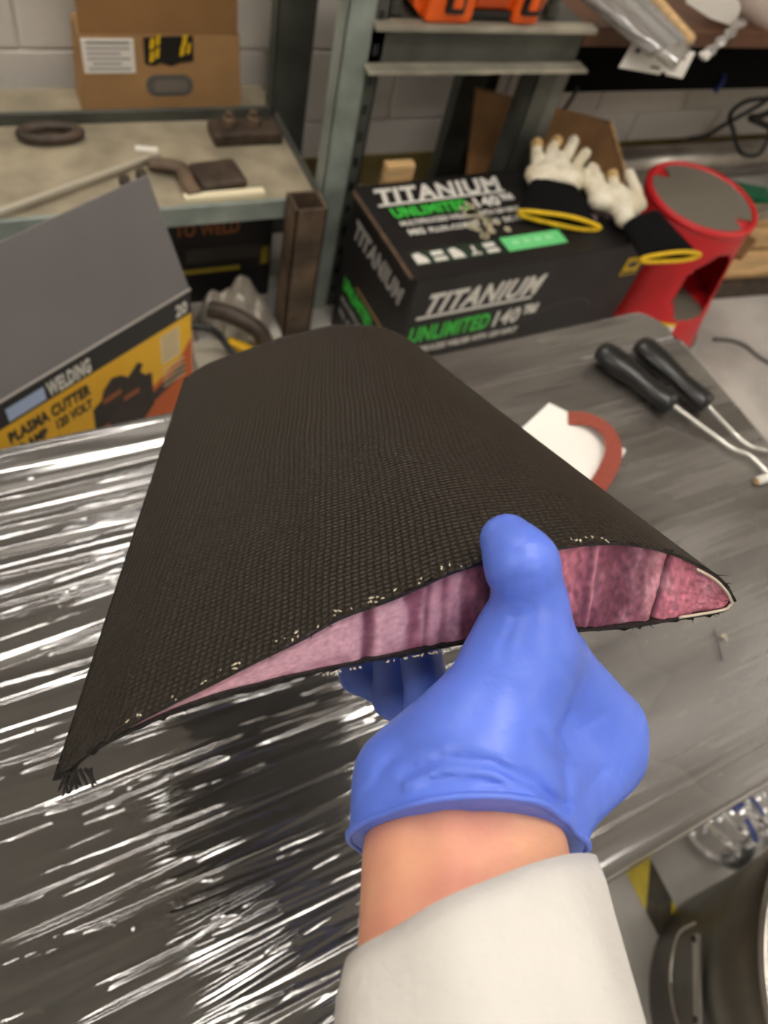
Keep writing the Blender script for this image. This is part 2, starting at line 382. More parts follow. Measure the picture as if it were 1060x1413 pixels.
# film: fine wrinkled sheet
def film_height(X, Y):
    Hh = np.zeros_like(X)
    r = np.random.default_rng(5)
    left = 1 / (1 + np.exp((X - 0.40 - 0.25 * (Y - 0.2)) / 0.05))          # taut on the right, wrinkled on the left
    for i in range(125):                                                     # long tension wrinkles
        y0 = r.uniform(-0.06, 0.56); sl = r.normal(-0.01, 0.04); xc = r.uniform(-0.35, 0.5); ln = r.uniform(0.10, 0.45)
        wd = r.uniform(0.0011, 0.0030); am = r.uniform(0.0003, 0.0014) * (wd / 0.0025)
        yc = y0 + sl * (X - 0.1) + 0.0016 * np.sin(X * r.uniform(6, 22) + r.uniform(0, 6))
        Hh += left * am * np.exp(-((Y - yc) / wd) ** 2) * np.exp(-((X - xc) / ln) ** 4)
    for i in range(60):                                                      # short taut wrinkles near the front edge
        y0 = r.uniform(-0.06, 0.24); sl = r.normal(-0.03, 0.05); xc = r.uniform(-0.15, 0.42); ln = r.uniform(0.06, 0.26)
        wd = r.uniform(0.0009, 0.0022); yc = y0 + sl * (X - xc) + 0.0008 * np.sin(X * r.uniform(10, 40))
        Hh += left * r.uniform(0.0003, 0.0012) * (wd / 0.0018) * np.exp(-((Y - yc) / wd) ** 2) * np.exp(-((X - xc) / ln) ** 4)
    for i in range(60):                                                      # wide soft folds
        y0 = r.uniform(-0.06, 0.56); sl = r.normal(-0.02, 0.03); wd = r.uniform(0.006, 0.016); xc = r.uniform(-0.3, 0.6)
        yc = y0 + sl * (X - 0.1)
        Hh += (0.25 + 0.75 * left) * r.uniform(0.0001, 0.0006) * np.exp(-((Y - yc) / wd) ** 2) * np.exp(-((X - xc) / 0.4) ** 4)
    for i in range(40):                                                      # faint creases on the right
        y0 = r.uniform(-0.05, 0.55); sl = r.normal(-0.04, 0.12); xc = r.uniform(0.3, 0.85); ln = r.uniform(0.04, 0.2); wd = r.uniform(0.001, 0.002)
        yc = y0 + sl * (X - xc)
        Hh += 0.0003 * np.exp(-((Y - yc) / wd) ** 2) * np.exp(-((X - xc) / ln) ** 4)
    for i in range(260):                                                     # small blisters
        bx, by, br = r.uniform(-0.2, 0.83), r.uniform(-0.05, 0.55), r.uniform(0.001, 0.0019)
        m_ = (np.abs(X - bx) < 0.012) & (np.abs(Y - by) < 0.012)
        Hh[m_] += 0.00045 * np.exp(-(((X[m_] - bx) ** 2 + (Y[m_] - by) ** 2) / br ** 2))
    # fold line near the front edge and the step near the back edge
    Hh += 0.0012 * np.exp(-((Y - (-0.012 - 0.01 * X)) / 0.0016) ** 2)
    Hh -= 0.006 / (1 + np.exp(-(Y - (TY1 - 0.066)) / 0.0025))
    Hh -= 0.006 * np.exp(-((Y - (TY1 - 0.068)) / 0.005) ** 2)
    Hh -= 0.004 / (1 + np.exp((Y - (TY0 + 0.035)) / 0.004))
    return Hh
xs = np.concatenate([np.linspace(TX0, -0.26, 40), np.linspace(-0.25, TX1, 400)])
ts = np.linspace(0, 1, 470); rows = TY0 + (TY1 - TY0) * ts
X, Y = np.meshgrid(xs, rows, indexing='xy')
rc = 0.05
e = np.clip(np.maximum(Y - (TY1 - rc), (TY0 + rc) - Y), 0, rc); xmax = TX1 - (rc - np.sqrt(np.maximum(rc ** 2 - e ** 2, 0)))
kx = np.clip((X - 0.6) / (TX1 - 0.6), 0, 1); X = X - kx * (TX1 - xmax)
Zf = TZ + film_height(X, Y)
de = np.minimum(np.minimum(Y - TY0, TY1 - Y), xmax - X + 0.0)
Zf -= 0.010 * np.clip(1 - de / 0.010, 0, 1) ** 2
nr, nc = X.shape
V = np.stack([X, Y, Zf], -1).reshape(-1, 3)
F = [(j * nc + i, j * nc + i + 1, (j + 1) * nc + i + 1, (j + 1) * nc + i) for j in range(nr - 1) for i in range(nc - 1)]
# skirt down the sides
per = [i for i in range(nc)] + [j * nc + nc - 1 for j in range(1, nr)] + [(nr - 1) * nc + i for i in range(nc - 2, -1, -1)]
base = len(V); lowr = []
for lev, dz in enumerate((0.016, 0.030, 0.040)):
    q_ = V[per].copy(); q_[:, 2] = TZ - dz + 0.001 * np.sin(np.arange(len(per)) * 0.37) ; lowr.append(q_)
V = np.concatenate([V] + lowr); n = len(per); prev = per
for lev in range(3):
    cur = [base + lev * n + k for k in range(n)]
    F += [(prev[k], cur[k], cur[k + 1], prev[k + 1]) for k in range(n - 1)]; prev = cur
# dusty, scuffed film where it is taut: rougher and hazier; the loose wrinkled film is clear and glossy
LT = 1 / (1 + np.exp((X - 0.38 - 0.25 * (Y - 0.2)) / 0.06))
dn_ = smooth_noise(X.shape, 1.0, 9.0, 21); dn2 = smooth_noise(X.shape, 14, 20, 22); dn3 = smooth_noise(X.shape, 0.7, 0.7, 23)
rough_ = 0.065 * LT + (1 - LT) * (0.30 + 0.05 * dn2); haze_ = (0.028 + 0.012 * np.clip(dn_, -1, 2)) * LT + (1 - LT) * (0.14 + 0.022 * dn_ + 0.028 * dn2 + 0.05 * np.clip(dn3 - 1.6, 0, 2))
fc = np.zeros((len(V), 3)); fc[:nr * nc, 0] = np.clip(rough_, 0.05, 0.5).ravel(); fc[:nr * nc, 1] = np.clip(haze_, 0.01, 0.4).ravel(); fc[nr * nc:] = (0.2, 0.07, 0)
fo_ = mesh_obj('stretch_film', V, F, M['film'], tb, smooth=True, label='clear wrinkled stretch film')
color_attr(fo_, fc)

# ------------------------------------------------------------------ carbon wing section
wg = thing('wing_section', 'black woven carbon fibre wing section with pink foam core, held in the gloved hand', 'wing', W(540, 800, 0.36))
TE, LE = C3(72, 1078, 0.225), C3(1015, 828, 0.280)
TE2, LE2 = C3(254, 522, 0.53), C3(598, 503, 0.585)
cch = LE - TE; Lc = np.linalg.norm(cch); cu_ = cch / Lc
sp = TE2 - TE; sp_u = (sp + (LE2 - LE)); sp_u /= np.linalg.norm(sp_u)
nv = np.cross(cu_, sp_u); nv /= np.linalg.norm(nv)
if nv[1] > 0: nv = -nv
pn = np.cross(cu_, nv)
def on_root(px, py):
    r = C3(px, py, 1.0); t = np.dot(TE, pn) / np.dot(r, pn); P = r * t - TE; return np.array([np.dot(P, cu_) / Lc, np.dot(P, nv) / Lc])
up_px = [(72, 1078), (104, 1053), (157, 1013), (215, 981), (291, 943), (350, 913), (414, 882), (469, 852), (545, 824), (621, 790), (674, 773), (720, 763), (767, 756), (820, 749), (873, 750), (925, 761), (960, 776), (990, 793), (1008, 812), (1015, 828)]
lo_px = [(72, 1078), (86, 1074), (128, 1040), (186, 1009), (286, 967), (367, 946), (449, 927), (525, 911), (625, 892), (700, 882), (791, 873), (870, 867), (925, 858), (975, 850), (1003, 843), (1015, 828)]
UPs = np.array([on_root(*p) for p in up_px]); LOs = np.array([on_root(*p) for p in lo_px])
def resample(P, n):
    P = catmull(P, 12); d = np.r_[0, np.cumsum(np.linalg.norm(np.diff(P, axis=0), axis=1))]; t = np.linspace(0, d[-1], n)
    return np.stack([np.interp(t, d, P[:, k]) for k in range(2)], 1)
NU = 110
up_uv, lo_uv = resample(UPs, NU), resample(LOs, NU)
c2 = LE2 - TE2; L2 = np.linalg.norm(c2); c2u = c2 / L2
n2 = np.cross(c2u, sp_u); n2 /= np.linalg.norm(n2)
if n2[1] > 0: n2 = -n2
def sect(uv, t, inset=0.0):
    """point on the section at span fraction t (0 root .. 1 tip)"""
    o = TE * (1 - t) + TE2 * t; L = Lc * (1 - t) + L2 * t; cc = cu_ * (1 - t) + c2u * t; nn = nv * (1 - t) + n2 * t
    return o + L * (uv[:, :1] * cc + uv[:, 1:2] * nn)
loop = np.concatenate([up_uv, lo_uv[::-1][1:-1]])      # TE -> LE over the top, back along the bottom
nl = len(loop)
def inset_loop(lp, d):
    a = np.roll(lp, -1, 0) - np.roll(lp, 1, 0); nn = np.stack([a[:, 1], -a[:, 0]], 1); nn /= np.linalg.norm(nn, axis=1)[:, None] + 1e-9
    return lp + nn * d
NS = 40
arc = np.r_[0, np.cumsum(np.linalg.norm(np.diff(np.vstack([loop, loop[:1]]), axis=0), axis=1))] * Lc
V = []; UVw = []
for k in range(NS + 1):
    t = k / NS
    p = sect(loop, t)
    if k == 0:
        p = p + sp_u * (0.0007 * np.sin(np.arange(nl) * 1.9) + 0.0005 * rng.normal(size=nl))[:, None]
    V.append(p)
Vw = toW(np.concatenate(V)); F = []; uvs = []
for k in range(NS):
    for j in range(nl):
        j2 = (j + 1) % nl
        F.append((k * nl + j, (k + 1) * nl + j, (k + 1) * nl + j2, k * nl + j2))
        y0, y1 = k / NS * 0.37, (k + 1) / NS * 0.37
        w0 = 1 - 0.2 * k / NS; w1 = 1 - 0.2 * (k + 1) / NS
        uvs += [(arc[j] * w0, y0), (arc[j] * w1, y1), (arc[j + 1] * w1, y1), (arc[j + 1] * w0, y0)]
# tip cap
F.append(tuple(NS * nl + j for j in range(nl))); uvs += [(0, 0)] * nl
def carbon_mat():
    m = bpy.data.materials.new('carbon weave'); m.use_nodes = True; nt = m.node_tree; b = nt.nodes['Principled BSDF']
    N = lambda ty: nt.nodes.new(ty); Lk = nt.links.new
    uv = N('ShaderNodeUVMap'); uv.uv_map = 'weave'
    # gentle distortion so the tows wander
    nz = N('ShaderNodeTexNoise'); nz.inputs['Scale'].default_value = 14; nz.inputs['Detail'].default_value = 2; Lk(uv.outputs[0], nz.inputs['Vector'])
    sub = N('ShaderNodeVectorMath'); sub.operation = 'SUBTRACT'; sub.inputs[1].default_value = (0.5, 0.5, 0.5); Lk(nz.outputs['Color'], sub.inputs[0])
    sc = N('ShaderNodeVectorMath'); sc.operation = 'SCALE'; sc.inputs['Scale'].default_value = 0.006; Lk(sub.outputs[0], sc.inputs[0])
    ad = N('ShaderNodeVectorMath'); ad.operation = 'ADD'; Lk(uv.outputs[0], ad.inputs[0]); Lk(sc.outputs[0], ad.inputs[1])
    mp = N('ShaderNodeMapping'); mp.inputs['Scale'].default_value = (1 / 0.0027, 1 / 0.0027, 1); mp.inputs['Rotation'].default_value = (0, 0, 0.05); Lk(ad.outputs[0], mp.inputs[0])
    sx = N('ShaderNodeSeparateXYZ'); Lk(mp.outputs[0], sx.inputs[0])
    def math_(op, a, b_=None, c_=None):
        n = N('ShaderNodeMath'); n.operation = op
        for i, v in enumerate((a, b_, c_)):
            if v is None: continue
            if isinstance(v, (int, float)): n.inputs[i].default_value = v
            else: Lk(v, n.inputs[i])
        return n.outputs[0]
    ch = N('ShaderNodeTexChecker'); ch.inputs['Scale'].default_value = 1.0; Lk(mp.outputs[0], ch.inputs['Vector'])
    au = math_('ABSOLUTE', math_('SINE', math_('MULTIPLY', sx.outputs['X'], math.pi)))
    av = math_('ABSOLUTE', math_('SINE', math_('MULTIPLY', sx.outputs['Y'], math.pi)))
    pu = math_('MULTIPLY', math_('POWER', au, 0.5), math_('ADD', math_('MULTIPLY', av, 0.6), 0.4))
    pv = math_('MULTIPLY', math_('POWER', av, 0.5), math_('ADD', math_('MULTIPLY', au, 0.6), 0.4))
    mx = N('ShaderNodeMix'); mx.data_type = 'FLOAT'; Lk(ch.outputs['Fac'], mx.inputs[0]); Lk(pu, mx.inputs[2]); Lk(pv, mx.inputs[3])
    bp = N('ShaderNodeBump'); bp.inputs['Strength'].default_value = 1.0; bp.inputs['Distance'].default_value = 0.00065; Lk(mx.outputs[0], bp.inputs['Height'])
    Lk(bp.outputs[0], b.inputs['Normal'])
    cr = N('ShaderNodeValToRGB'); cr.color_ramp.elements[0].color = lin((13, 11, 8)); cr.color_ramp.elements[1].color = lin((40, 33, 23)); cr.color_ramp.elements[0].position = 0.1; cr.color_ramp.elements[1].position = 0.9
    Lk(mx.outputs[0], cr.inputs[0]); Lk(cr.outputs[0], b.inputs['Base Color'])
    b.inputs['Roughness'].default_value = 0.42; b.inputs['Specular IOR Level'].default_value = 0.32
    return m
M['carbon'] = carbon_mat()
sk = mesh_obj('carbon_skin', Vw, F, M['carbon'], wg, smooth=True)
uvl = sk.data.uv_layers.new(name='weave'); uvl.data.foreach_set('uv', np.array(uvs, np.float32).ravel())
# skin thickness at the cut edge
MK = mat('cut carbon edge', (26, 24, 22), 0.5, bump=0.0006, bscale=700, vary=0.5, vscale=600)
inn = inset_loop(loop, 0.0045)
e0 = toW(sect(loop, 0.0)); e1 = toW(sect(inn, 0.0)); e2 = toW(sect(inn, 0.02)); V = np.concatenate([e0, e1, e2])
F = [(j, (j + 1) % nl, nl + (j + 1) % nl, nl + j) for j in range(nl)] + [(nl + j, nl + (j + 1) % nl, 2 * nl + (j + 1) % nl, 2 * nl + j) for j in range(nl)]
mesh_obj('skin_edge', V, F, MK, wg)
# foam face: grid between upper and lower curve, relief and stains of its own
NUf, NVf = 420, 44
i0 = np.linspace(0.085, 0.992, NUf)
def curve_v(C, u):
    o = np.argsort(C[:, 0]); return np.interp(u, C[o, 0], C[o, 1])
uu = UPs[-1, 0] * i0 + 0 * i0
vu = curve_v(catmull(UPs, 12), uu) - 0.003; vl = curve_v(catmull(LOs, 12), uu) + 0.003
vu = np.maximum(vu, vl + 0.0006)
U = np.repeat(uu[:, None], NVf, 1); fr = np.linspace(0, 1, NVf)[None, :]; Vv = vl[:, None] * (1 - fr) + vu[:, None] * fr
FR = np.repeat(fr, NUf, 0)
rgt = 1 / (1 + np.exp(-(U - 0.56) / 0.01))
dep = (0.00004 + 0.00012 * rgt) * smooth_noise(U.shape, 1.2, 1.2, 1) + (0.0001 + 0.0003 * rgt) * smooth_noise(U.shape, 5, 14, 2)
Ush = U - 0.012 * (FR - 0.5)                       # grooves lean a little
pinkR = np.array([194, 116, 132.]); lav = np.array([204, 158, 170.]); plum = np.array([100, 52, 70.]); dplum = np.array([66, 34, 48.])
col = np.zeros(U.shape + (3,))
wl = 1 / (1 + np.exp((Ush - 0.548) / 0.003))       # pale lavender on the trailing side
col[:] = pinkR; col = col * (1 - wl[..., None]) + lav * wl[..., None]
def band(u0, wdt, c, a, d, ns=0.0, soft=0.0016):
    global col, dep
    uc = Ush + ns * 0.004 * smooth_noise(U.shape, 3, 8, int(u0 * 1e4))
    k = 1 / (1 + np.exp((np.abs(uc - u0) - wdt / 2) / soft)); k = k * a
    col = col * (1 - k[..., None]) + c * k[..., None]; dep = dep - d * k
n1 = smooth_noise(U.shape, 4, 5, 8)
band(0.418, 0.012, plum, 0.9, 0.0012, 0.4); band(0.482, 0.020, plum * 1.15, 0.8, 0.0005, 0.8); band(0.500, 0.006, dplum, 0.8, 0.001)
band(0.524, 0.008, plum, 0.75, 0.0008, 0.4); band(0.512, 0.05, plum * 1.4, 0.25, 0.0, 1)
band(0.605, 0.105, plum, 0.72, 0.0004, 0.9, 0.003); band(0.625, 0.07, dplum, 0.45, 0.0, 1.2, 0.008)
band(0.785, 0.125, plum * 1.02, 0.72, 0.0004, 0.8, 0.003); band(0.80, 0.05, dplum, 0.35, 0.0004, 1.2, 0.008)
band(0.745, 0.007, np.array([224, 150, 160.]), 0.8, -0.0012, 0.5); band(0.862, 0.006, dplum * 0.6, 0.85, 0.0025, 0.8); band(0.842, 0.012, np.array([222, 180, 178.]), 0.55, -0.0012, 1.2, 0.003)
for k in range(26):
    u0 = rng.uniform(0.74, 0.98); band(u0, 0.0025, plum * 1.3, rng.uniform(0.1, 0.3), 0.0002, 0.6)
# darker plum lower margin and mottling
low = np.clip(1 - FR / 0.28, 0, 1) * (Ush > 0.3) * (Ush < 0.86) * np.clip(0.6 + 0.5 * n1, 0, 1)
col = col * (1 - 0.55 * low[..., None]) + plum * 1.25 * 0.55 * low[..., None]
mot = np.clip(n1 * 0.5 - 0.2, 0, 1) * 0.5; col = col * (1 - mot[..., None]) + (lav * 1.05) * mot[..., None]
col = np.clip(col * (1 + (0.04 + 0.03 * rgt)[..., None] * smooth_noise(U.shape, 1, 1, 3)[..., None]), 0, 255)
dep = dep - 0.0012
P = sect(np.stack([U.ravel(), Vv.ravel()], 1), 0.0) - sp_u * dep.ravel()[:, None]
F = [(i * NVf + j, (i + 1) * NVf + j, (i + 1) * NVf + j + 1, i * NVf + j + 1) for i in range(NUf - 1) for j in range(NVf - 1)]
# core body continues behind the face
bk = sect(np.stack([U[:, [0, -1]].ravel(), Vv[:, [0, -1]].ravel()], 1), 0.035); nb = len(P)
for i in range(NUf - 1):
    F += [(i * NVf, nb + 2 * i, nb + 2 * i + 2, (i + 1) * NVf), (i * NVf + NVf - 1, (i + 1) * NVf + NVf - 1, nb + 2 * i + 3, nb + 2 * i + 1)]
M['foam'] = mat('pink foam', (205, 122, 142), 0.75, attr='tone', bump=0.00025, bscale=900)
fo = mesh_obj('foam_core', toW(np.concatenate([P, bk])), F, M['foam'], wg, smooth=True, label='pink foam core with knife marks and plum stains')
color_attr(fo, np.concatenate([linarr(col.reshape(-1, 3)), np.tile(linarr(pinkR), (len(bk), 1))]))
# white resin line round the leading edge
iu = inset_loop(loop, 0.008); jj = [j for j in range(NU - 13, NU + 12)]
q = MB(); q.tube(toW(sect(iu[jj], -0.002)), 0.0006, 6); q.build('resin_line', M['resin'], wg, True)
# frayed threads and resin beads along the cut edge
fz = MB(); rb_ = MB()
for k in range(90):
    j = rng.integers(2, nl - 2); u_, v_ = loop[j]
    if u_ > 0.08 and rng.random() < 0.5 : pass
    p = sect(loop[j:j + 1], rng.uniform(-0.001, 0.004))[0]; d = -sp_u * rng.uniform(0.0006, 0.0016) + cu_ * rng.normal() * 0.001 + nv * rng.normal() * 0.0006
    fz.tube(toW(np.array([p, p + d * 0.6, p + d])), [0.00022, 0.00018, 0.0001], 4)
for k in range(16):
    p = sect(loop[2:3] + np.array([[rng.uniform(-0.004, 0.03), rng.uniform(-0.008, 0.004)]]), 0)[0]
    d = -sp_u * rng.uniform(0.002, 0.006) - nv * rng.uniform(0.001, 0.006) + cu_ * rng.normal() * 0.0015
    fz.tube(toW(np.array([p, p + d * 0.6, p + d])), [0.0006, 0.0005, 0.0003], 4)
fz.build('frayed_threads', MK, wg, kind='stuff')
for k in range(90):
    if k < 55:
        px = rng.uniform(160, 640) if k < 36 else rng.uniform(700, 860); uvp = on_root(px, np.interp(px, [p[0] for p in up_px], [p[1] for p in up_px])); t_ = rng.uniform(0.0, 0.012) 
    else:
        px = rng.uniform(440, 640); uvp = on_root(px, np.interp(px, [p[0] for p in lo_px], [p[1] for p in lo_px]) + 1); t_ = -0.002
    p = sect(uvp[None] + np.array([[0, 0.0015 if k < 55 else -0.001]]), t_)[0]; d = (cu_ * rng.normal() * 0.3 + sp_u * 0.6 * rng.random()) * 0.0015
    rb_.tube(toW(np.array([p - d, p, p + d])), [0.00012, rng.uniform(0.00025, 0.0005), 0.00012], 5)
rb_.build('resin_beads', M['resin'], wg, smooth=True, kind='stuff')

# ------------------------------------------------------------------ person: forearm, blue glove, sleeve
ps = thing('person', 'forearm in a white knit sleeve, blue gloved hand gripping the wing section, thumb on top', 'person', W(640, 1250, 0.2))
J = C3
def hand(p):
    d = cap_sd(p, J(699, 745, .2335), J(720, 778, .2255), .0086, .0102)                    # thumb tip
    d = smin(d, cap_sd(p, J(720, 778, .2255), J(731, 832, .231), .0102, .0110), .007)
    d = smin(d, cap_sd(p, J(731, 830, .232), J(722, 905, .234), .0110, .0150), .005)
    pal = cap_sd(p, J(722, 905, .234), J(662, 1030, .228), .0155, .0235)                 # thenar
    pal = smin(pal, cap_sd(p, J(722, 905, .243), J(800, 1025, .268), .0130, .0165), .014)  # first web
    pal = smin(pal, cap_sd(p, J(778, 905, .244), J(835, 1000, .264), .0075, .0140), .010)
    pal = smin(pal, cap_sd(p, J(832, 1050, .264), J(782, 1125, .238), .0120, .0070), .010)
    pal = smin(pal, cap_sd(p, J(640, 1125, .232), J(812, 1022, .272), .0250, .0150), .014) # index metacarpal
    pal = smin(pal, cap_sd(p, J(650, 1120, .245), J(780, 1010, .292), .0250, .0150), .014)
    pal = smin(pal, cap_sd(p, J(655, 1120, .255), J(760, 1000, .312), .0230, .0150), .012)
    pal = smin(pal, cap_sd(p, J(655, 1130, .262), J(745, 1000, .330), .0220, .0150), .012)
    pal = smin(pal, cap_sd(p, J(632, 1120, .232), J(645, 1230, .212), .0305, .0305), .016)  # wrist
    pal = smin(pal, cap_sd(p, J(740, 1070, .245), J(760, 1160, .232), .0150, .0060), .012)  # loose cuff side
    pal = smin(pal, cap_sd(p, J(545, 1075, .230), J(520, 1150, .222), .0120, .0060), .012)
    d = smin(d, pal, .010)
    # fingers curled under the wing: index, middle, ring, little
    for a, b_, c_, e, r in ((J(812, 1022, .272), J(670, 1005, .284), J(592, 978, .288), J(570, 830, .288), .0092),
                            (J(780, 1010, .292), J(640, 1000, .308), J(545, 962, .316), J(538, 795, .316), .0095),
                            (J(760, 1000, .312), J(600, 985, .336), J(495, 930, .348), J(500, 775, .346), .0090),
                            (J(745, 1000, .330), J(620, 970, .350), J(560, 900, .352), J(560, 770, .352), .0080)):
        f = cap_sd(p, a, b_, r * 1.25, r * 1.05); f = smin(f, cap_sd(p, b_, c_, r * 1.05, r), .003); f = smin(f, cap_sd(p, c_, e, r, r * .86), .003)
        d = smin(d, f, .0012)
    # creases of the nitrile: shallow valleys drawn along lines over the near side
    X = p[:, 0] / p[:, 2] * FPX + CX; Yp = p[:, 1] / p[:, 2] * FPX + CY
    near = (p[:, 2] < 0.272).astype(np.float32)
    def crease(pts, wd, am):
        m = np.full(len(p), 1e9, np.float32)
        for (xa, ya), (xb, yb) in zip(pts[:-1], pts[1:]):
            L = (xb - xa) ** 2 + (yb - ya) ** 2; t = np.clip(((X - xa) * (xb - xa) + (Yp - ya) * (yb - ya)) / L, 0, 1)
            m = np.minimum(m, (X - xa - t * (xb - xa)) ** 2 + (Yp - ya - t * (yb - ya)) ** 2)
        return near * am * np.exp(-m / wd ** 2)
    for k, yv in enumerate((806, 819, 831, 843, 856)):
        d = d + crease([(676, yv + 8), (705, yv - 2), (735, yv - 8)], 4.5, 0.0007)
    d = d + crease([(712, 765), (748, 762)], 5, .0005) + crease([(690, 900), (712, 850)], 6, .0005)
    d = d + crease([(560, 1068), (610, 1046), (680, 1052), (740, 1078), (776, 1118)], 7, .0013)
    d = d - crease([(560, 1082), (610, 1062), (680, 1068), (735, 1096), (770, 1135)], 7, .0012)
    d = d + crease([(690, 1062), (748, 1092), (783, 1112)], 5, .0011) + crease([(745, 1015), (778, 1056), (784, 1110)], 6, .0010)
    d = d - crease([(760, 1015), (795, 1055), (797, 1100)], 9, .0004) + crease([(770, 1010), (795, 1050)], 5, .0008)
    d = d + crease([(520, 1060), (560, 1036), (600, 1028)], 6, .0008) + crease([(590, 1080), (640, 1070), (690, 1080)], 5, .0007)
    for (xa, ya), (xb, yb), am in (((500, 1100), (540, 1050), .0007), ((640, 1086), (725, 1090), .0007), ((795, 1010), (835, 985), .0005), ((800, 1100), (835, 1060), .0006), ((760, 905), (790, 940), .0005)):
        d = d + crease([(xa, ya), ((xa + xb) / 2 + 4, (ya + yb) / 2 - 5), (xb, yb)], 5, am)
    d = d + near * .00018 * np.sin(X * .055 + 2 * np.sin(Yp * .021)) * np.sin(Yp * .048 + 1.5 * np.sin(X * .017))
    cut = (p - CUT_P) @ CUT_N
    return np.maximum(d, cut.astype(np.float32))
A_, B_, C_ = C3(650, 1096, .197), C3(485, 1158, .222), C3(779, 1170, .228)
CUT_N = np.cross(B_ - A_, C_ - A_); CUT_N /= np.linalg.norm(CUT_N)
if CUT_N[1] < 0: CUT_N = -CUT_N
CUT_P = A_
V, F = sdf_mesh(hand, (-0.035, -0.014, 0.185), (0.112, 0.125, 0.375), 0.0014)
gl = mesh_obj('glove', toW(V), F[:, ::-1], M['glove'], ps, smooth=True, label='blue nitrile glove')
# rolled cuff bead round the opening
ctr = (B_ + C_) / 2 + np.array([0, 0.004, 0.012]); ctr = ctr - CUT_N * np.dot(ctr - CUT_P, CUT_N)
e1v = (C_ - B_) / np.linalg.norm(C_ - B_); e2v = np.cross(CUT_N, e1v); ring = []
for k in range(72):
    a = 2 * math.pi * k / 72; dv = math.cos(a) * e1v + math.sin(a) * e2v
    rr = np.linspace(0.01, 0.06, 200); pp = (ctr + rr[:, None] * dv - CUT_N * 0.0015).astype(np.float32); h_ = hand(pp)
    i = np.argmax(h_ > 0) if (h_ > 0).any() else 150
    ring.append(ctr + rr[i] * dv - CUT_N * 0.0006)
ring.append(ring[0]); q = MB(); q.tube(toW(np.array(ring)), 0.0011, 8, cap=False); q.build('cuff_bead', M['glove'], gl, True)
# forearm
def ring_tube(stations, n=48):
    """stations: (centre cam, half width vec, half height vec)"""
    V = []; k = len(stations)
    for c, a, b_ in stations:
        for j in range(n):
            t = 2 * math.pi * j / n; V.append(c + math.cos(t) * a + math.sin(t) * b_)
    F = [(i * n + j, i * n + (j + 1) % n, (i + 1) * n + (j + 1) % n, (i + 1) * n + j) for i in range(k - 1) for j in range(n)]
    return np.array(V), F
axis = C3(660, 1413, .190) - C3(636, 1110, .228); axis /= np.linalg.norm(axis)
wv = np.array([1.0, 0.02, 0.0]); wv -= axis * np.dot(wv, axis); wv /= np.linalg.norm(wv); hv = np.cross(axis, wv)
def arm_st(s, w_, h_):
    return (C3(637, 1112, .229) + axis * s, wv * w_, hv * h_)
st = []
for s in np.linspace(-0.006, 0.26, 30):
    k = np.clip(s / 0.2, 0, 1); q0 = min(1.0, 0.80 + (s + 0.006) / 0.06)
    st.append(arm_st(s, (0.0308 + 0.012 * k ** 1.3) * q0, (0.0225 + 0.020 * k) * q0))
V, F = ring_tube(st)
cA = C3(637, 1112, .229)
# tendons and wrist hollow
rel = V - cA; sA = rel @ axis; xw = rel @ wv; hh = rel @ hv
top = np.sign(np.dot(hv, np.array([0, -0.5, -0.9]))) * hh > 0
amp = np.exp(-((xw + 0.006) / 0.0045) ** 2) * 0.0013 * top - np.exp(-((xw + 0.0005) / 0.004) ** 2) * 0.0008 * top - np.exp(-((xw + 0.014) / 0.004) ** 2) * 0.0006 * top
sg = np.sign(np.dot(hv, np.array([0, -0.5, -0.9])))
V = V + (amp * sg)[:, None] * hv
F = F + [tuple(range(47, -1, -1)), tuple(29 * 48 + j for j in range(48))]
mesh_obj('forearm', toW(V), F, M['skin'], ps, smooth=True)
# sleeve: cloth tube with a thick hem, hem tilted
def sleeve_verts(off):
    out = []
    ns = 34
    for i in range(ns):
        s0 = i / (ns - 1)
        for j in range(64):
            t = 2 * math.pi * j / 64; ct, st_ = math.cos(t), math.sin(t)
            tilt = 0.030 - 0.0135 * ct                   # hem nearer the hand on the right
            s = tilt + s0 * 0.235
            k = min(1, s / 0.2)
            ww = 0.0345 + 0.016 * k + 0.004 * (ct > 0) * ct + off; hh_ = 0.0270 + 0.022 * k + off
            if i == 0: ww -= 0.0012; hh_ -= 0.0012
            wr = 0.0008 * math.sin(7 * t + 40 * s) + 0.0006 * math.sin(3 * t - 70 * s)
            out.append(cA + axis * s + wv * (ww + wr) * ct + hv * (hh_ + wr) * st_)
    return np.array(out), ns
Vo, ns = sleeve_verts(0.0); Vi, _ = sleeve_verts(-0.002)
n = 64; V = np.concatenate([Vo, Vi]); o2 = ns * n
F = [(i * n + j, i * n + (j + 1) % n, (i + 1) * n + (j + 1) % n, (i + 1) * n + j) for i in range(ns - 1) for j in range(n)]
F += [(o2 + i * n + j, o2 + (i + 1) * n + j, o2 + (i + 1) * n + (j + 1) % n, o2 + i * n + (j + 1) % n) for i in range(ns - 1) for j in range(n)]
F += [(j, o2 + j, o2 + (j + 1) % n, (j + 1) % n) for j in range(n)]
mesh_obj('sleeve', toW(V), F, M['sleeve'], ps, smooth=True, label='white knit sleeve cuff')

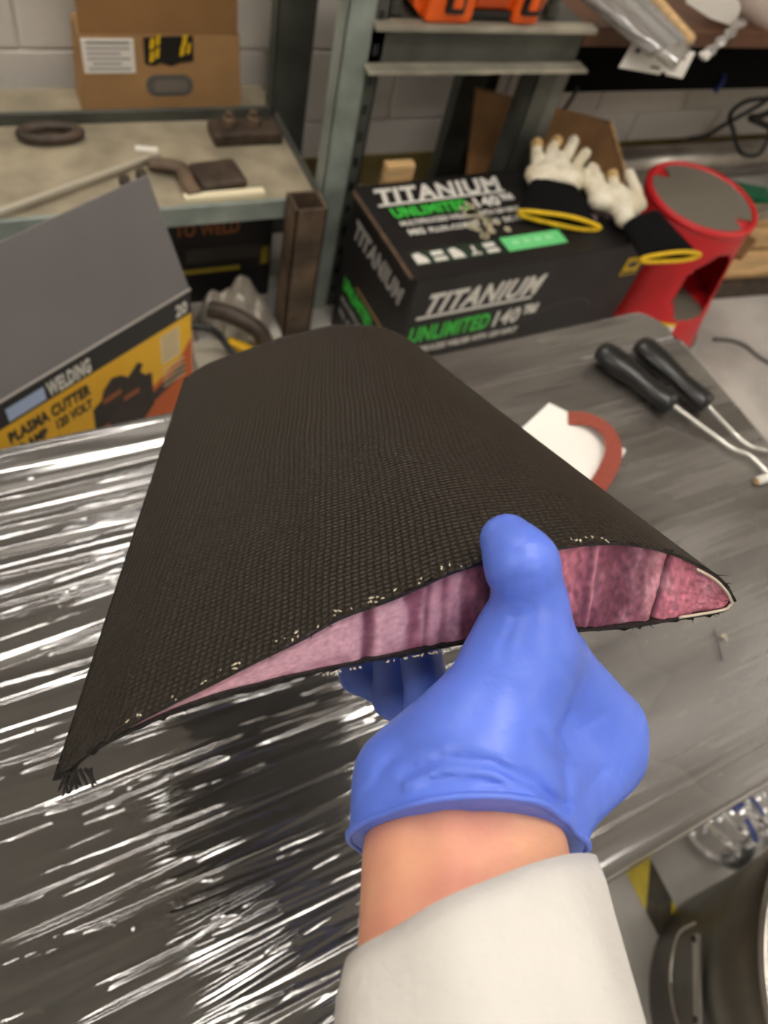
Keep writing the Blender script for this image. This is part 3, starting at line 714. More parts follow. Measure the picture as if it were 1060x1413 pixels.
# ------------------------------------------------------------------ things on the table
# sandpaper on white card
sp_ = thing('sandpaper', 'white card with a curved red-brown sandpaper strip, on the table behind the wing', 'sandpaper', atz(790, 610, TZ))
cp = [atz(p[0], p[1], TZ + 0.0030) for p in ((700, 610), (757, 557), (792, 574), (863, 622), (836, 676), (770, 680))]
q = MB(); q.plate(cp, (0, 0, 0.0015)); q.build('card', M['paper'], sp_)
arcp = catmull([atz(*p, TZ + 0.0055) for p in ((784, 577), (811, 584), (834, 603), (842, 628), (836, 652), (822, 676))], 8)
V = []; 
for i, p in enumerate(arcp):
    t = i / (len(arcp) - 1); lift = 0.010 * math.sin(math.pi * t)
    d = np.gradient(arcp, axis=0)[i]; d /= np.linalg.norm(d); s_ = np.array([-d[1], d[0], 0])
    V += [p + s_ * 0.0105 + np.array([0, 0, lift]), p - s_ * 0.0105 + np.array([0, 0, lift])]
k = len(arcp); Vt = np.array(V) + np.array([0, 0, 0.001]); V = np.concatenate([V, Vt])
F = [(2 * i, 2 * i + 1, 2 * i + 3, 2 * i + 2) for i in range(k - 1)] + [(2 * k + 2 * i, 2 * k + 2 * i + 2, 2 * k + 2 * i + 3, 2 * k + 2 * i + 1) for i in range(k - 1)]
F += [(2 * i, 2 * i + 2, 2 * k + 2 * i + 2, 2 * k + 2 * i) for i in range(k - 1)] + [(2 * i + 1, 2 * k + 2 * i + 1, 2 * k + 2 * i + 3, 2 * i + 3) for i in range(k - 1)]
mesh_obj('sandpaper_strip', V, F, M['grit'], sp_, smooth=False, label='red-brown sandpaper strip')

def roller(label, A, B, path, end):
    a, b_ = atz(*A, TZ + 0.019), atz(*B, TZ + 0.017)
    t = thing('roller_frame', label, 'paint roller', (a + b_) / 2 - np.array([0, 0, 0.015]), 'roller frames')
    d = b_ - a; prof = [(0.0, .005), (0.03, .0125), (0.12, .0155), (0.3, .0158), (0.48, .0135), (0.62, .0118), (0.78, .0128), (0.92, .0140), (0.98, .0125), (1.0, .006)]
    q = MB(); q.tube([a + d * s for s, _ in prof], [r * 1.25 for _, r in prof], 20, flat=0.72); q.build('handle', M['blackplastic'], t, True)
    pts = [b_ - d * 0.03] + [atz(*p, TZ + 0.008) for p in path]
    q = MB(); q.tube(catmull(pts, 6), 0.0028, 10); q.build('rod', M['rod'], t, True)
    e_ = pts[-1]; q = MB(); q.tube([e_ + np.array(end) * s for s in (0, 0.5, 1)], 0.0075, 14); q.build('roller_core', M['white'], t, True)
roller('black handled roller frame with a bent wire rod, the one nearer the wing', (826, 480), (930, 560), [(985, 600), (1011, 619), (1034, 628), (1064, 656), (1110, 700)], (0.05, -0.02, 0))
roller('black handled roller frame with a bent wire rod, lying nearer the table end', (880, 472), (978, 560), [(1012, 597), (1034, 615), (1058, 622), (1110, 640)], (0.04, -0.05, 0))
st_ = thing('brush_stick', 'pale stick tip poking in on the table in front of the roller rods', 'stick', atz(1050, 662, TZ))
a, b_ = atz(1045, 664, TZ + 0.007), atz(1120, 640, TZ + 0.007); q = MB(); q.tube([a, a + (b_ - a) * 0.2, b_], [0.0055, 0.006, 0.006], 14); q.build('stick', M['white'], st_, True)
q = MB(); q.tube([a - (b_ - a) * 0.01, a + (b_ - a) * 0.012], 0.0042, 12); q.build('wooden_core', M['wood'], st_)
q = MB(); q.tube(catmull([atz(*p, TZ + 0.003) for p in ((985, 868), (990, 885), (997, 912))], 6), 0.0006, 6); tag(q.build('loose_thread', M['black'], None), 'short black carbon thread lying on the film below the wing nose', 'thread')
q = MB(); q.tube(catmull([atz(*p, TZ + 0.003) for p in ((996, 880), (1000, 876), (1003, 884))], 4), 0.0012, 6); tag(q.build('resin_chip', M['resin'], None), 'tiny pale resin chip on the film beside the loose thread', 'chip')

# ------------------------------------------------------------------ black welder carton on the floor
bA = np.array([0.733, 1.041, 0.0]); rz = math.radians(3.0); ex = np.array([math.cos(rz), math.sin(rz), 0]); ey = np.array([-math.sin(rz), math.cos(rz), 0]); ez = np.array([0, 0, 1.0])
BL, BD, BH = 0.705, 0.318, 0.42
wb = thing('welder_carton', 'black welder carton with white and green lettering, standing on the floor behind the table', 'box', bA + ex * BL / 2 + ey * BD / 2)
q = MB(); q.frame_box(bA, ex * BL, ey * BD, ez * (BH - 0.004), 0.006); q.build('carton', M['blackbox'], wb)
q = MB(); q.frame_box(bA + ez * (BH - 0.004) - ex * 0.004, ex * (BL + 0.006), ey * (BD / 2 - 0.002), ez * 0.004, 0.0015); q.build('flap', M['blackbox'], wb)
q = MB(); q.frame_box(bA + ez * (BH - 0.004) - ex * 0.004 + ey * (BD / 2 + 0.002), ex * (BL + 0.006), ey * (BD / 2 - 0.002), ez * 0.004, 0.0015); q.build('flap', M['blackbox'], wb)
q = MB(); q.frame_box(bA + ez * (BH - 0.012) - ex * 0.009 + ey * 0.01, ex * 0.008, ey * (BD - 0.02), ez * 0.010, 0.002); q.build('worn_edge', mat('worn carton edge', (92, 74, 58), 0.8, vary=0.2, vscale=30), wb)
T0 = bA + ez * (BH + 0.0003); F0 = bA - ey * 0.0004; S0 = bA - ex * 0.0004
def ttxt(s, u, v, h, w, m, bold=0.001, shear=0.0):           # on the top face, u from the left, v from the front
    text(s, h, T0 + ex * u + ey * v, ex, ey, m, wb, bold=bold, shear=shear, width=w)
ttxt('TITANIUM', 0.028, 0.247, 0.072, 0.345, M['white'], 0.0028, 0.25)
q = MB(); q.frame_box(T0 + ex * 0.025 + ey * 0.238, ex * 0.35, ey * 0.007, ez * 0.0006); q.build('underline', M['white'], wb)
ttxt('UNLIMITED', 0.045, 0.196, 0.046, 0.205, M['green'], 0.002); ttxt('140™', 0.262, 0.196, 0.046, 0.115, M['white'], 0.002)
ttxt('MULTIPROCESS WELDER', 0.047, 0.166, 0.022, 0.20, M['white'], 0.0005); ttxt('WITH 120V INPUT', 0.262, 0.166, 0.022, 0.115, M['white'], 0.0005)
ttxt('MIG', 0.053, 0.134, 0.026, 0.04, M['white'], 0.001); ttxt('FLUX-CORED', 0.105, 0.134, 0.022, 0.135, M['white'], 0.0006); ttxt('TIG', 0.262, 0.134, 0.022, 0.035, M['white'], 0.0006); ttxt('DC STICK', 0.31, 0.134, 0.022, 0.085, M['white'], 0.0006)
q = MB(); q.frame_box(T0 + ex * 0.018 + ey * 0.035, ex * 0.235, ey * 0.046, ez * 0.0004); q.build('icon_strip', mat('dark green print', (34, 52, 36), 0.5), wb)
for k in range(5):
    q = MB(); o = T0 + ex * (0.024 + 0.046 * k) + ey * 0.041 + ez * 0.0006
    if k in (0, 2): q.plate([o, o + ex * 0.032, o + ex * 0.030 + ey * 0.016, o + ex * 0.016 + ey * 0.034, o + ey * 0.03], ez * 0.0004)
    elif k == 3: q.frame_box(o + ex * 0.013, ex * 0.007, ey * 0.03, ez * 0.0004).frame_box(o + ex * 0.004, ex * 0.025, ey * 0.007, ez * 0.0004)
    else: q.frame_box(o, ex * 0.032, ey * 0.012, ez * 0.0004).frame_box(o + ey * 0.018, ex * 0.03, ey * 0.014, ez * 0.0004)
    q.build('icon', M['white'], wb)
q = MB(); q.frame_box(T0 + ex * 0.262 + ey * 0.036, ex * 0.170, ey * 0.046, ez * 0.0005); q.build('mint_strip', M['mint'], wb)
q = MB()
for k in range(4): q.frame_box(T0 + ex * (0.285 + 0.032 * k) + ey * 0.055 + ez * 0.0006, ex * 0.02, ey * 0.012, ez * 0.0003)
q.build('faded_print', mat('pale mint', (160, 230, 175), 0.5), wb)
r2 = random.Random(3); q = MB()
for k in range(26):
    u, v = r2.gauss(0.255, 0.022), r2.gauss(0.165, 0.030); s_ = r2.uniform(0.006, 0.016); a0 = r2.random() * 6
    q.plate([T0 + ex * (u + s_ * r2.uniform(.6, 1.1) * math.cos(a0 + i * 1.05)) + ey * (v + s_ * r2.uniform(.6, 1.1) * math.sin(a0 + i * 1.05)) + ez * 0.0011 for i in range(6)], ez * 0.0003)
q.build('torn_patch', mat('torn paper', (176, 168, 140), 0.85, vary=0.12, vscale=60), wb, kind='stuff')
M['smudge'] = mat('pinkish dust', (176, 150, 156), 0.8, vary=0.12, vscale=80)
for u, v in ((0.405, 0.135), (0.44, 0.150), (0.40, 0.125), (0.56, 0.11), (0.585, 0.125), (0.60, 0.105)):
    a0 = r2.random() * 6; q = MB()
    q.plate([T0 + ex * (u + 0.011 * math.cos(a0 + i * 1.26)) + ey * (v + 0.018 * math.sin(a0 + i * 1.26)) for i in range(5)], ez * 0.0004); q.build('pink_smudge', M['smudge'], wb)
def ftxt(s, u, z, h, w, m, bold=0.001, shear=0.0): text(s, h, F0 + ex * u + ez * z, ex, ez, m, wb, bold=bold, shear=shear, width=w)
ftxt('TITANIUM', 0.040, 0.312, 0.078, 0.325, M['white'], 0.0028, 0.3)
q = MB(); q.frame_box(F0 + ex * 0.030 + ez * 0.297, ex * 0.325, -ey * 0.0006, ez * 0.008); q.build('underline', M['white'], wb)
ftxt('UNLIMITED', 0.025, 0.226, 0.066, 0.225, M['green'], 0.002); ftxt('140™', 0.258, 0.226, 0.066, 0.125, M['white'], 0.002)
ftxt('MULTIPROCESS WELDER WITH 120V INPUT', 0.025, 0.187, 0.026, 0.33, M['white'], 0.0006)
ftxt('MIG  FLUX-CORED  TIG  DC STICK', 0.025, 0.140, 0.024, 0.33, M['white'], 0.0005)
q = MB(); q.tube(catmull([F0 + ex * u + ez * z - ey * 0.0005 for u, z in ((0.36, 0.215), (0.42, 0.25), (0.50, 0.265), (0.56, 0.25), (0.575, 0.22))], 8), 0.0022, 6); q.build('printed_arc', mat('dim grey print', (70, 64, 66), 0.5), wb)
q = MB(); q.frame_box(F0 + ex * 0.628 + ez * 0.315, ex * 0.055, -ey * 0.0006, ez * 0.055); q.build('warning_label', M['trimyellow'], wb, label='yellow warning label')
q = MB(); q.frame_box(F0 + ex * 0.640 + ez * 0.338 - ey * 0.0007, ex * 0.03, -ey * 0.0004, ez * 0.018); q.frame_box(F0 + ex * 0.632 + ez * 0.319 - ey * 0.0007, ex * 0.045, -ey * 0.0004, ez * 0.008); q.build('label_symbol', M['blackplastic'], wb)
def stxt(s, v, z, h, w, m, bold=0.001, shear=0.0): text(s, h, S0 + ey * v + ez * z, -ey, ez, m, wb, bold=bold, shear=shear, width=w)
M['silver'] = mat('silver print', (150, 148, 146), 0.45)
stxt('TITANIUM', 0.285, 0.315, 0.066, 0.25, M['silver'], 0.003, 0.25); stxt('UNLIMITED', 0.285, 0.155, 0.050, 0.16, M['green'], 0.002); stxt('140™', 0.11, 0.155, 0.050, 0.09, M['silver'], 0.002)
stxt('MULTIPROCESS WELDER', 0.285, 0.115, 0.026, 0.24, M['silver'], 0.0005); stxt('MIG  FLUX-CORED  TIG', 0.285, 0.075, 0.026, 0.22, M['silver'], 0.0005)
q = MB(); q.frame_box(S0 + ey * 0.07 + ez * 0.205, -ex * 0.0006, ey * 0.15, ez * 0.006); q.build('torn_streak', M['cardboard'], wb)
wbk = atz(570, 243, 0.435)
q = MB(); q.box(0.80, 0.875, 1.375, 1.40, 0.38, 0.455, 0.004); tag(q.build('wood_block', M['wood'], None), 'small pale wood block standing behind the black welder carton', 'wood block')

# ------------------------------------------------------------------ work gloves (cream palms, black cuffs, yellow trim)
def work_glove(label, pts, cuffL, cuffR, wristL, wristR, zf, zc):
    """pts: finger chains in pixels (base -> tip) with heights"""
    allp = []
    t = thing('work_glove', label, 'glove', atz(*pts['palm'][0], zf - 0.02), 'cream leather work gloves')
    P3 = lambda p: atz(p[0], p[1], p[2])
    fing = [[P3(p) for p in f] for f in pts['fingers']]; pal = [P3(p) for p in pts['palm3']]
    allv = np.array([p for f in fing for p in f] + pal)
    def fn(p):
        d = None
        for a, b_ in zip(pal[:-1], pal[1:]):
            c = cap_sd(p, a, b_, 0.024, 0.024); d = c if d is None else smin(d, c, 0.02)
        for f in fing:
            c = None
            for i, (a, b_) in enumerate(zip(f[:-1], f[1:])):
                s = cap_sd(p, a, b_, 0.0155 - 0.0012 * i, 0.0148 - 0.0012 * i); c = s if c is None else smin(c, s, 0.004)
            d = smin(d, c, 0.006)
        return d + 0.0012 * np.sin(p[:, 0] * 230) * np.sin(p[:, 1] * 190 + p[:, 2] * 150)
    V, F = sdf_mesh(fn, allv.min(0) - 0.04, allv.max(0) + 0.04, 0.0035)
    mesh_obj('palm_and_fingers', V, F[:, ::-1], M['leather'], t, smooth=True, label='cream leather palm and fingers')
    if 'stains' in pts:
        for p in pts['stains']:
            q = MB(); c = P3(p); bm = bmesh.new(); bmesh.ops.create_icosphere(bm, subdivisions=2, radius=0.0158)
            q.add([c + np.array(v.co) for v in bm.verts], [[v.index for v in f.verts] for f in bm.faces]); bm.free()
            q.build('stained_tip', M['stain'], t, True)
    # flared cuff: flattened tube from wrist to opening
    wl, wr_, cl_, cr_ = P3(wristL), P3(wristR), P3(cuffL), P3(cuffR); V = []; n = 28; k = 7
    for i in range(k):
        s = i / (k - 1); L = wl * (1 - s) + cl_ * s; Rr = wr_ * (1 - s) + cr_ * s; c = (L + Rr) / 2; a = (Rr - L) / 2
        th = 0.020 * (1 - s) + 0.013 * s
        for j in range(n):
            g = 2 * math.pi * j / n; V.append(c + math.cos(g) * a + np.array([0, 0, 1.0]) * math.sin(g) * th * (1 + 0.12 * math.sin(3 * g + 4 * s)))
    F = [(i * n + j, i * n + (j + 1) % n, (i + 1) * n + (j + 1) % n, (i + 1) * n + j) for i in range(k - 1) for j in range(n)]
    mesh_obj('cuff', V, F, M['cuffblack'], t, smooth=True)
    q = MB(); q.tube(np.array(V[-n:] + V[-n:-n + 1]), 0.0052, 10, cap=False); q.build('cuff_trim', M['trimyellow'], t, True)
z = 0.463
work_glove('cream leather work glove with black cuff, on the black carton, its fingers toward the hardboard',
    {'palm': [(765, 245)], 'palm3': [(738, 240, z), (790, 250, z), (768, 225, z + .005), (745, 250, z)],
     'fingers': [[(742, 232, z), (741, 214, z + .012), (741, 198, z + .018)], [(757, 222, z + .01), (762, 206, z + .02), (768, 194, z + .022)],
                 [(775, 226, z + .01), (785, 208, z + .02), (792, 194, z + .022)], [(792, 238, z), (800, 222, z + .008), (808, 212, z + .01)]],
     'stains': [(741, 199, z + .023), (768, 195, z + .027)]},
    (716, 293, .442), (828, 315, .444), (731, 252, z), (800, 266, z), z, z)
z = 0.458
work_glove('cream leather work glove with black cuff hanging over the carton corner, beside the red stool',
    {'palm': [(850, 280)], 'palm3': [(825, 275, z), (870, 285, z), (850, 270, z + .004), (862, 300, z)],
     'fingers': [[(820, 268, z), (811, 252, z + .004), (807, 240, z + .006)], [(832, 264, z + .006), (824, 246, z + .014), (818, 232, z + .018)],
                 [(848, 268, z + .006), (846, 252, z + .014), (845, 241, z + .018)], [(884, 284, z), (877, 262, z + .014), (868, 240, z + .020)]],
     'stains': [(845, 242, z + .022)]},
    (885, 358, .412), (966, 352, .415), (860, 312, .458), (908, 294, .458), z, z)

# ------------------------------------------------------------------ red step stool
sc_ = np.array([1.655, 1.195, 0.0])
so = thing('step_stool', 'round red plastic step stool with grey treads on the floor beside the black carton', 'stool', sc_)
hd = math.radians(-88)                                  # opening faces this way
def stool_shell():
    n = 96; zs = np.linspace(0.045, 0.415, 40); V = []; keep = []
    for off in (0.0, -0.006):
        for z in zs:
            k = (z - 0.045) / 0.37; r = 0.208 - 0.057 * k - 0.006 * math.sin(math.pi * k) + off
            for j in range(n):
                a = 2 * math.pi * j / n; V.append(sc_ + np.array([r * math.cos(a), r * math.sin(a), z]))
    m_ = len(zs) * n; F = []; hole = np.zeros((len(zs) - 1, n), bool)
    for i in range(len(zs) - 1):
        zc = (zs[i] + zs[i + 1]) / 2
        for j in range(n):
            a = 2 * math.pi * (j + 0.5) / n
            for h0 in (hd, hd + math.pi):
                da = (a - h0 + math.pi) % (2 * math.pi) - math.pi
                if zc > 0.165 and (da / 0.52) ** 2 + ((zc - 0.262) / 0.105) ** 2 < 1 : hole[i, j] = True
    for i in range(len(zs) - 1):
        for j in range(n):
            if hole[i, j]: continue
            j2 = (j + 1) % n; a = (i * n + j, i * n + j2, (i + 1) * n + j2, (i + 1) * n + j); F.append(a); F.append(tuple(m_ + q for q in a[::-1]))
            for (di, dj, e0, e1) in ((0, 1, i * n + j2, (i + 1) * n + j2), (0, -1, (i + 1) * n + j, i * n + j), (1, 0, (i + 1) * n + j2, (i + 1) * n + j), (-1, 0, i * n + j, i * n + j2)):
                ii, jj = i + di, (j + dj) % n
                if ii < 0 or ii >= len(zs) - 1 or hole[ii, jj]: F.append((e0, m_ + e0, m_ + e1, e1) if 0 else (e1, e0, m_ + e0, m_ + e1))
    return np.array(V), F
V, F = stool_shell(); bd = mesh_obj('body', V, F, M['red'], so, smooth=True)
q = MB(); q.lathe([(0.130, .400), (0.150, .412), (0.158, .424), (0.158, .432), (0.152, .438), (0.143, .436), (0.140, .428)], sc_, 72, False, False); q.build('top_rim', M['red'], so, True)
pl = []
for k in range(96):
    a = 2 * math.pi * k / 96; r = 0.140
    for h0 in (hd + 0.42, hd + 0.42 + math.pi, ):
        da = (a - h0 + math.pi) % (2 * math.pi) - math.pi; r -= 0.034 * math.exp(-(da / 0.16) ** 4)
    pl.append(sc_ + np.array([r * math.cos(a), r * math.sin(a), 0.420]))
q = MB(); q.plate(pl, (0, 0, 0.013)); q.build('top_tread', M['tread'], so)
q = MB(); q.lathe([(0.143, .405), (0.143, .428), (0.0, .428)], sc_, 72, True, False); q.build('top_plate', M['red'], so)
q = MB(); q.lathe([(0.178, .130), (0.186, .165), (0.0, .165)], sc_, 64, True, False); q.build('inner_shelf', M['red'], so)
for s_ in (0, math.pi):
    a0 = hd + s_; u_ = np.array([math.cos(a0), math.sin(a0), 0]); v_ = np.array([-u_[1], u_[0], 0]); q = MB(); q2 = MB()
    pts = [sc_ + u_ * (0.030) + v_ * -0.07, sc_ + u_ * 0.030 + v_ * 0.07] + [sc_ + (u_ * math.cos(g) + v_ * math.sin(g)) * 0.182 for g in np.linspace(0.40, -0.40, 9)]
    q.plate([p + np.array([0, 0, 0.165]) for p in pts], (0, 0, 0.008)); o = q.build('step_tread', M['tread'], so)
    for k in range(9):
        g = 0.045 + 0.0145 * k; wv_ = 0.062
        q2.frame_box(sc_ + u_ * g - v_ * wv_ + np.array([0, 0, 0.173]), u_ * 0.006, v_ * 2 * wv_, np.array([0, 0, 0.004]))
    q2.build('tread_rib', M['tread'], o, kind='stuff')
q = MB(); q.lathe([(0.205, 0.0), (0.214, 0.005), (0.214, 0.045), (0.208, 0.05)], sc_, 72, False, False); q.build('rubber_skirt', M['greyrubber'], so, True)
def on_stool(a, z, off=0.0008):
    k = (z - 0.045) / 0.37; r = 0.208 - 0.057 * k - 0.006 * math.sin(math.pi * k) + off; return sc_ + np.array([r * math.cos(a), r * math.sin(a), z])
def decal(a0, a1, z0, z1, off, m, nm, lb=None):
    V = []; F = []; nn = 10
    for i in range(nn + 1):
        a = a0 + (a1 - a0) * i / nn; V += [on_stool(a, z0, off), on_stool(a, z1, off)]
    F = [(2 * i, 2 * i + 2, 2 * i + 3, 2 * i + 1) for i in range(nn)]; return mesh_obj(nm, V, F, m, so, label=lb)
al = math.atan2(aty(935, 440, 1.02)[1] - sc_[1], aty(935, 440, 1.02)[0] - sc_[0]) - 0.25
decal(al - 0.30, al + 0.25, 0.118, 0.152, 0.0010, M['paper'], 'warning_label', 'white and yellow warning label'); decal(al - 0.30, al + 0.25, 0.152, 0.162, 0.0011, M['trimyellow'], 'label_band')
for k in range(4): decal(al - 0.27, al + 0.19, 0.123 + 0.007 * k, 0.1255 + 0.007 * k, 0.0014, M['silver'], 'print_line')

# ------------------------------------------------------------------ steel rack
rk = thing('steel_rack', 'grey green steel rack with posts, a low dusty shelf and a short upper beam', 'rack', (0.7, 1.6, 0))
RH = 1.5
def post(x0, x1, y, m_front, slotted=True, depth=0.05):
    q = MB(); q.box(x0, x1, y, y + 0.006, 0, RH, 0.002); q.box(x0, x0 + 0.006, y, y + depth, 0, RH, 0.002); p = q.build('post', m_front, rk)
    return p
mp_ = post(0.667, 0.727, 1.42, M['rack'])
q = MB(); q.box(0.727, 0.762, 1.428, 1.434, 0, RH, 0.001); q.box(0.756, 0.762, 1.428, 1.47, 0, RH, 0.001); su = q.build('slotted_strip', M['rack_dark'], rk)
for k in range(22):
    q = MB(); q.box(0.738, 0.750, 1.4265, 1.4285, 0.05 + 0.062 * k, 0.072 + 0.062 * k, 0.0004); q.build('slot', M['black'], su)
q = MB(); q.box(1.171, 1.225, 1.42, 1.426, 0, 0.648, 0.002); q.box(1.171, 1.177, 1.42, 1.49, 0, 0.648, 0.002); q.build('post', M['rack_dark'], rk)
q = MB(); q.box(1.225, 1.263, 1.426, 1.432, 0, 0.648, 0.001); q.build('slotted_strip', mat('mid grey steel', (100, 100, 94), 0.45, vary=0.12, vscale=10), rk)
post(0.650, 0.745, 1.75, M['rack_dark']); post(1.20, 1.27, 1.76, M['rack_dark'])
# upper beam and deck on the right bay
q = MB(); q.box(0.727, 1.275, 1.405, 1.435, 0.726, 0.738, 0.002); q.build('beam_flange', M['edge_metal'], rk)
q = MB(); q.box(0.727, 1.262, 1.428, 1.434, 0.655, 0.728, 0.001); q.build('beam_web', M['rack_dark'], rk)
q = MB(); q.box(0.72, 1.282, 1.392, 1.434, 0.648, 0.656, 0.002); q.build('beam_flange', M['edge_metal'], rk)
q = MB(); q.box(0.70, 1.262, 1.43, 1.76, 0.722, 0.732, 0.002); q.build('upper_deck', M['rack_dark'], rk)
# low deck on the left bay
DZ = 0.355
q = MB(); q.box(-0.75, 0.668, 1.422, 1.90, DZ - 0.012, DZ, 0.002); q.build('low_deck', M['deck'], rk)
q = MB(); q.box(-0.75, 0.667, 1.412, 1.424, DZ - 0.045, DZ + 0.004, 0.003); q.build('front_lip', M['rack'], rk)
q = MB(); q.box(-0.75, 0.65, 1.745, 1.757, DZ - 0.03, DZ + 0.028, 0.003); q.build('rear_rail', M['rack_dark'], rk)
q = MB(); q.box(0.655, 0.667, 1.43, 1.75, DZ - 0.03, DZ + 0.012, 0.003); q.build('side_rail', M['rack_dark'], rk)
for y in (1.42, 1.76):
    q = MB(); q.box(-0.745, -0.67, y, y + 0.006, 0, RH, 0.002); q.build('post', M['rack'], rk)

# loose things on the low deck
q = MB(); a, b_ = np.array([-0.20, 1.335, DZ + .012]), np.array([0.335, 1.592, DZ + .006]); d = b_ - a; sd = np.array([-d[1], d[0], 0]) / np.linalg.norm(d) * 0.012
q.frame_box(a + np.array([0, 0, 0.0]), d, sd, (0, 0, 0.012), 0.002); tag(q.build('flat_bar', mat('bright bar', (190, 184, 166), 0.45, metal=0.3), None), 'long pale flat bar lying slanted across the low rack shelf', 'metal bar')
rg = thing('pull_handle', 'dark oval ring lying on the low shelf at the rear rail', 'ring', (0.113, 1.69, DZ))
rp = [np.array([0.113 + 0.062 * math.cos(a), 1.692 + 0.026 * math.sin(a), DZ + 0.0135]) for a in np.linspace(0, 2 * math.pi, 40)]
q = MB(); q.tube(np.array(rp), 0.0115, 12, cap=False); q.build('ring', M['darkiron'], rg, True)
vs = thing('clamp_block', 'dark steel clamp block with two bolt heads on the low shelf by the rear post', 'clamp', (0.55, 1.68, DZ))
q = MB(); q.box(0.47, 0.64, 1.63, 1.70, DZ + .0015, DZ + 0.03, 0.004); q.build('block', M['darkiron'], vs)
for k, x in enumerate((0.515, 0.575)):
    q = MB(); q.lathe([(0.016, 0.0), (0.016, 0.018), (0.010, 0.020), (0.010, 0.032)], (x, 1.672, DZ + 0.03), 12); q.build('bolt', M['rust'], vs)
q = MB(); q.box(0.385, 0.495, 1.455, 1.545, DZ + .0015, DZ + 0.028, 0.008, rz=0.12); tag(q.build('leather_pouch', M['darkiron'], None), 'dark brown flat block on the low shelf above the pale strip', 'block')
q = MB(); q.box(0.345, 0.53, 1.428, 1.448, DZ, DZ + 0.016, 0.002, rz=0.02); tag(q.build('pale_strip', mat('cream strip', (236, 226, 192), 0.5), None), 'short cream coloured strip on the front edge of the low shelf', 'strip')
q = MB(); q.box(0.285, 0.335, 1.628, 1.645, DZ, DZ + 0.003, 0.001, rz=-0.25); tag(q.build('paper_scrap', M['paper'], None), 'small white paper scrap on the low shelf before the rear rail', 'paper')
q = MB(); q.tube(catmull([(0.30, 1.56, DZ + .016), (0.36, 1.53, DZ + .02), (0.365, 1.48, DZ + .018), (0.372, 1.44, DZ + .016)], 8), [0.018] * 25, 10, flat=0.7); tag(q.build('curved_bracket', M['rust'], None, True), 'curved rusty bracket on the low shelf beside the dark brown block', 'bracket')
for k, (x, y) in enumerate(((0.235, 1.545), (0.275, 1.562))):
    q = MB(); q.lathe([(0.012, 0), (0.013, 0.014), (0.008, 0.018)], (x, y - 0.03, DZ), 12); tag(q.build('rusty_nut', M['darkiron'], None), 'small rusty nut against the pale bar, ' + ('the one nearer the paper scrap' if k else 'the one farther from the paper scrap'), 'nut', 'rusty nuts')
# square tube standing by the post
tq = thing('square_tube', 'rusty square steel tube standing upright in front of the rack post', 'tube', (0.60, 1.36, 0))
q = MB(); x0, x1, y0, y1 = 0.572, 0.648, 1.335, 1.405
for bx in ((x0, x0 + .006, y0, y1), (x1 - .006, x1, y0, y1), (x0, x1, y0, y0 + .006), (x0, x1, y1 - .006, y1)): q.box(*bx, 0, 0.385, 0.001)
q.build('tube', M['rust'], tq)
# things under the low deck
dk = thing('dark_carton', 'dark carton with dim orange lettering under the low rack shelf', 'box', (0.44, 1.6, 0.0))
q = MB(); q.box(0.20, 0.585, 1.50, 1.72, 0.0, 0.27, 0.004); q.build('carton', M['blackbox'], dk)
text('TO WELD', 0.05, (0.335, 1.4985, 0.215), (1, 0, 0), (0, 0, 1), mat('dim orange print', (150, 84, 40), 0.5), dk, width=0.16, bold=0.001)
q = MB(); q.box(0.33, 0.50, 1.4975, 1.4995, 0.10, 0.112, 0.0003); q.build('yellow_line', mat('shaded yellow print', (130, 112, 30), 0.6), dk)  # yellow prints darkened in colour for the deep shade under the shelf
q = MB(); q.box(0.555, 0.575, 1.4975, 1.4995, 0.11, 0.165, 0.0003); q.build('yellow_patch', bpy.data.materials['shaded yellow print'], dk)
q = MB(); q.box(0.36, 0.55, 1.4975, 1.4992, 0.135, 0.175, 0.0003); q.build('grey_panel', mat('dim grey panel', (52, 48, 44), 0.5), dk)

def crumple(name, cx, cy, z0, sx, sy, sz, m, seed, label, cat):
    n = 34; r = np.random.default_rng(seed); g = np.linspace(-1, 1, n); A, B = np.meshgrid(g, g, indexing='ij')
    h = np.zeros_like(A)
    for k in range(14):
        an = r.uniform(0, math.pi); fq = r.uniform(1.5, 5); h += np.abs(np.sin(fq * (A * math.cos(an) + B * math.sin(an)) + r.uniform(0, 6))) * r.uniform(0.3, 1) / fq ** 0.7
    h = (h - h.min()) / (h.max() - h.min()); env = np.clip(1 - (A ** 2 + B ** 2) ** 1.5 * 0.7, 0, 1); h = h * env + 0.3 * env
    V = np.stack([cx + A * sx * (1 + 0.12 * np.sin(3 * B)), cy + B * sy * (1 + 0.1 * np.sin(4 * A)), z0 + 0.002 + h * sz], -1).reshape(-1, 3)
    Vb = V.copy(); Vb[:, 2] = z0 + 0.001
    F = [(i * n + j, (i + 1) * n + j, (i + 1) * n + j + 1, i * n + j + 1) for i in range(n - 1) for j in range(n - 1)]
    per = [i * n for i in range(n)] + [(n - 1) * n + j for j in range(1, n)] + [i * n + n - 1 for i in range(n - 2, -1, -1)] + [j for j in range(n - 2, 0, -1)]
    V = np.concatenate([V, V[per] * [1, 1, 0] + [0, 0, z0]]); nb = n * n
    F += [(per[k], nb + k, nb + (k + 1) % len(per), per[(k + 1) % len(per)]) for k in range(len(per))] + [tuple(nb + k for k in range(len(per)))]
    return tag(mesh_obj(name, V, F, m, None), label, cat)
crumple('crumpled_plastic', 0.465, 1.395, 0.0, 0.088, 0.085, 0.12, M['foil'], 4, 'crumpled silvery plastic sheet on the floor under the rack', 'plastic sheet')
crumple('grey_rag', 0.315, 1.41, 0.0, 0.045, 0.07, 0.10, mat('grey cloth', (150, 138, 124), 0.8, vary=0.15), 9, 'crumpled grey rag on the floor between carton and plastic sheet', 'rag')
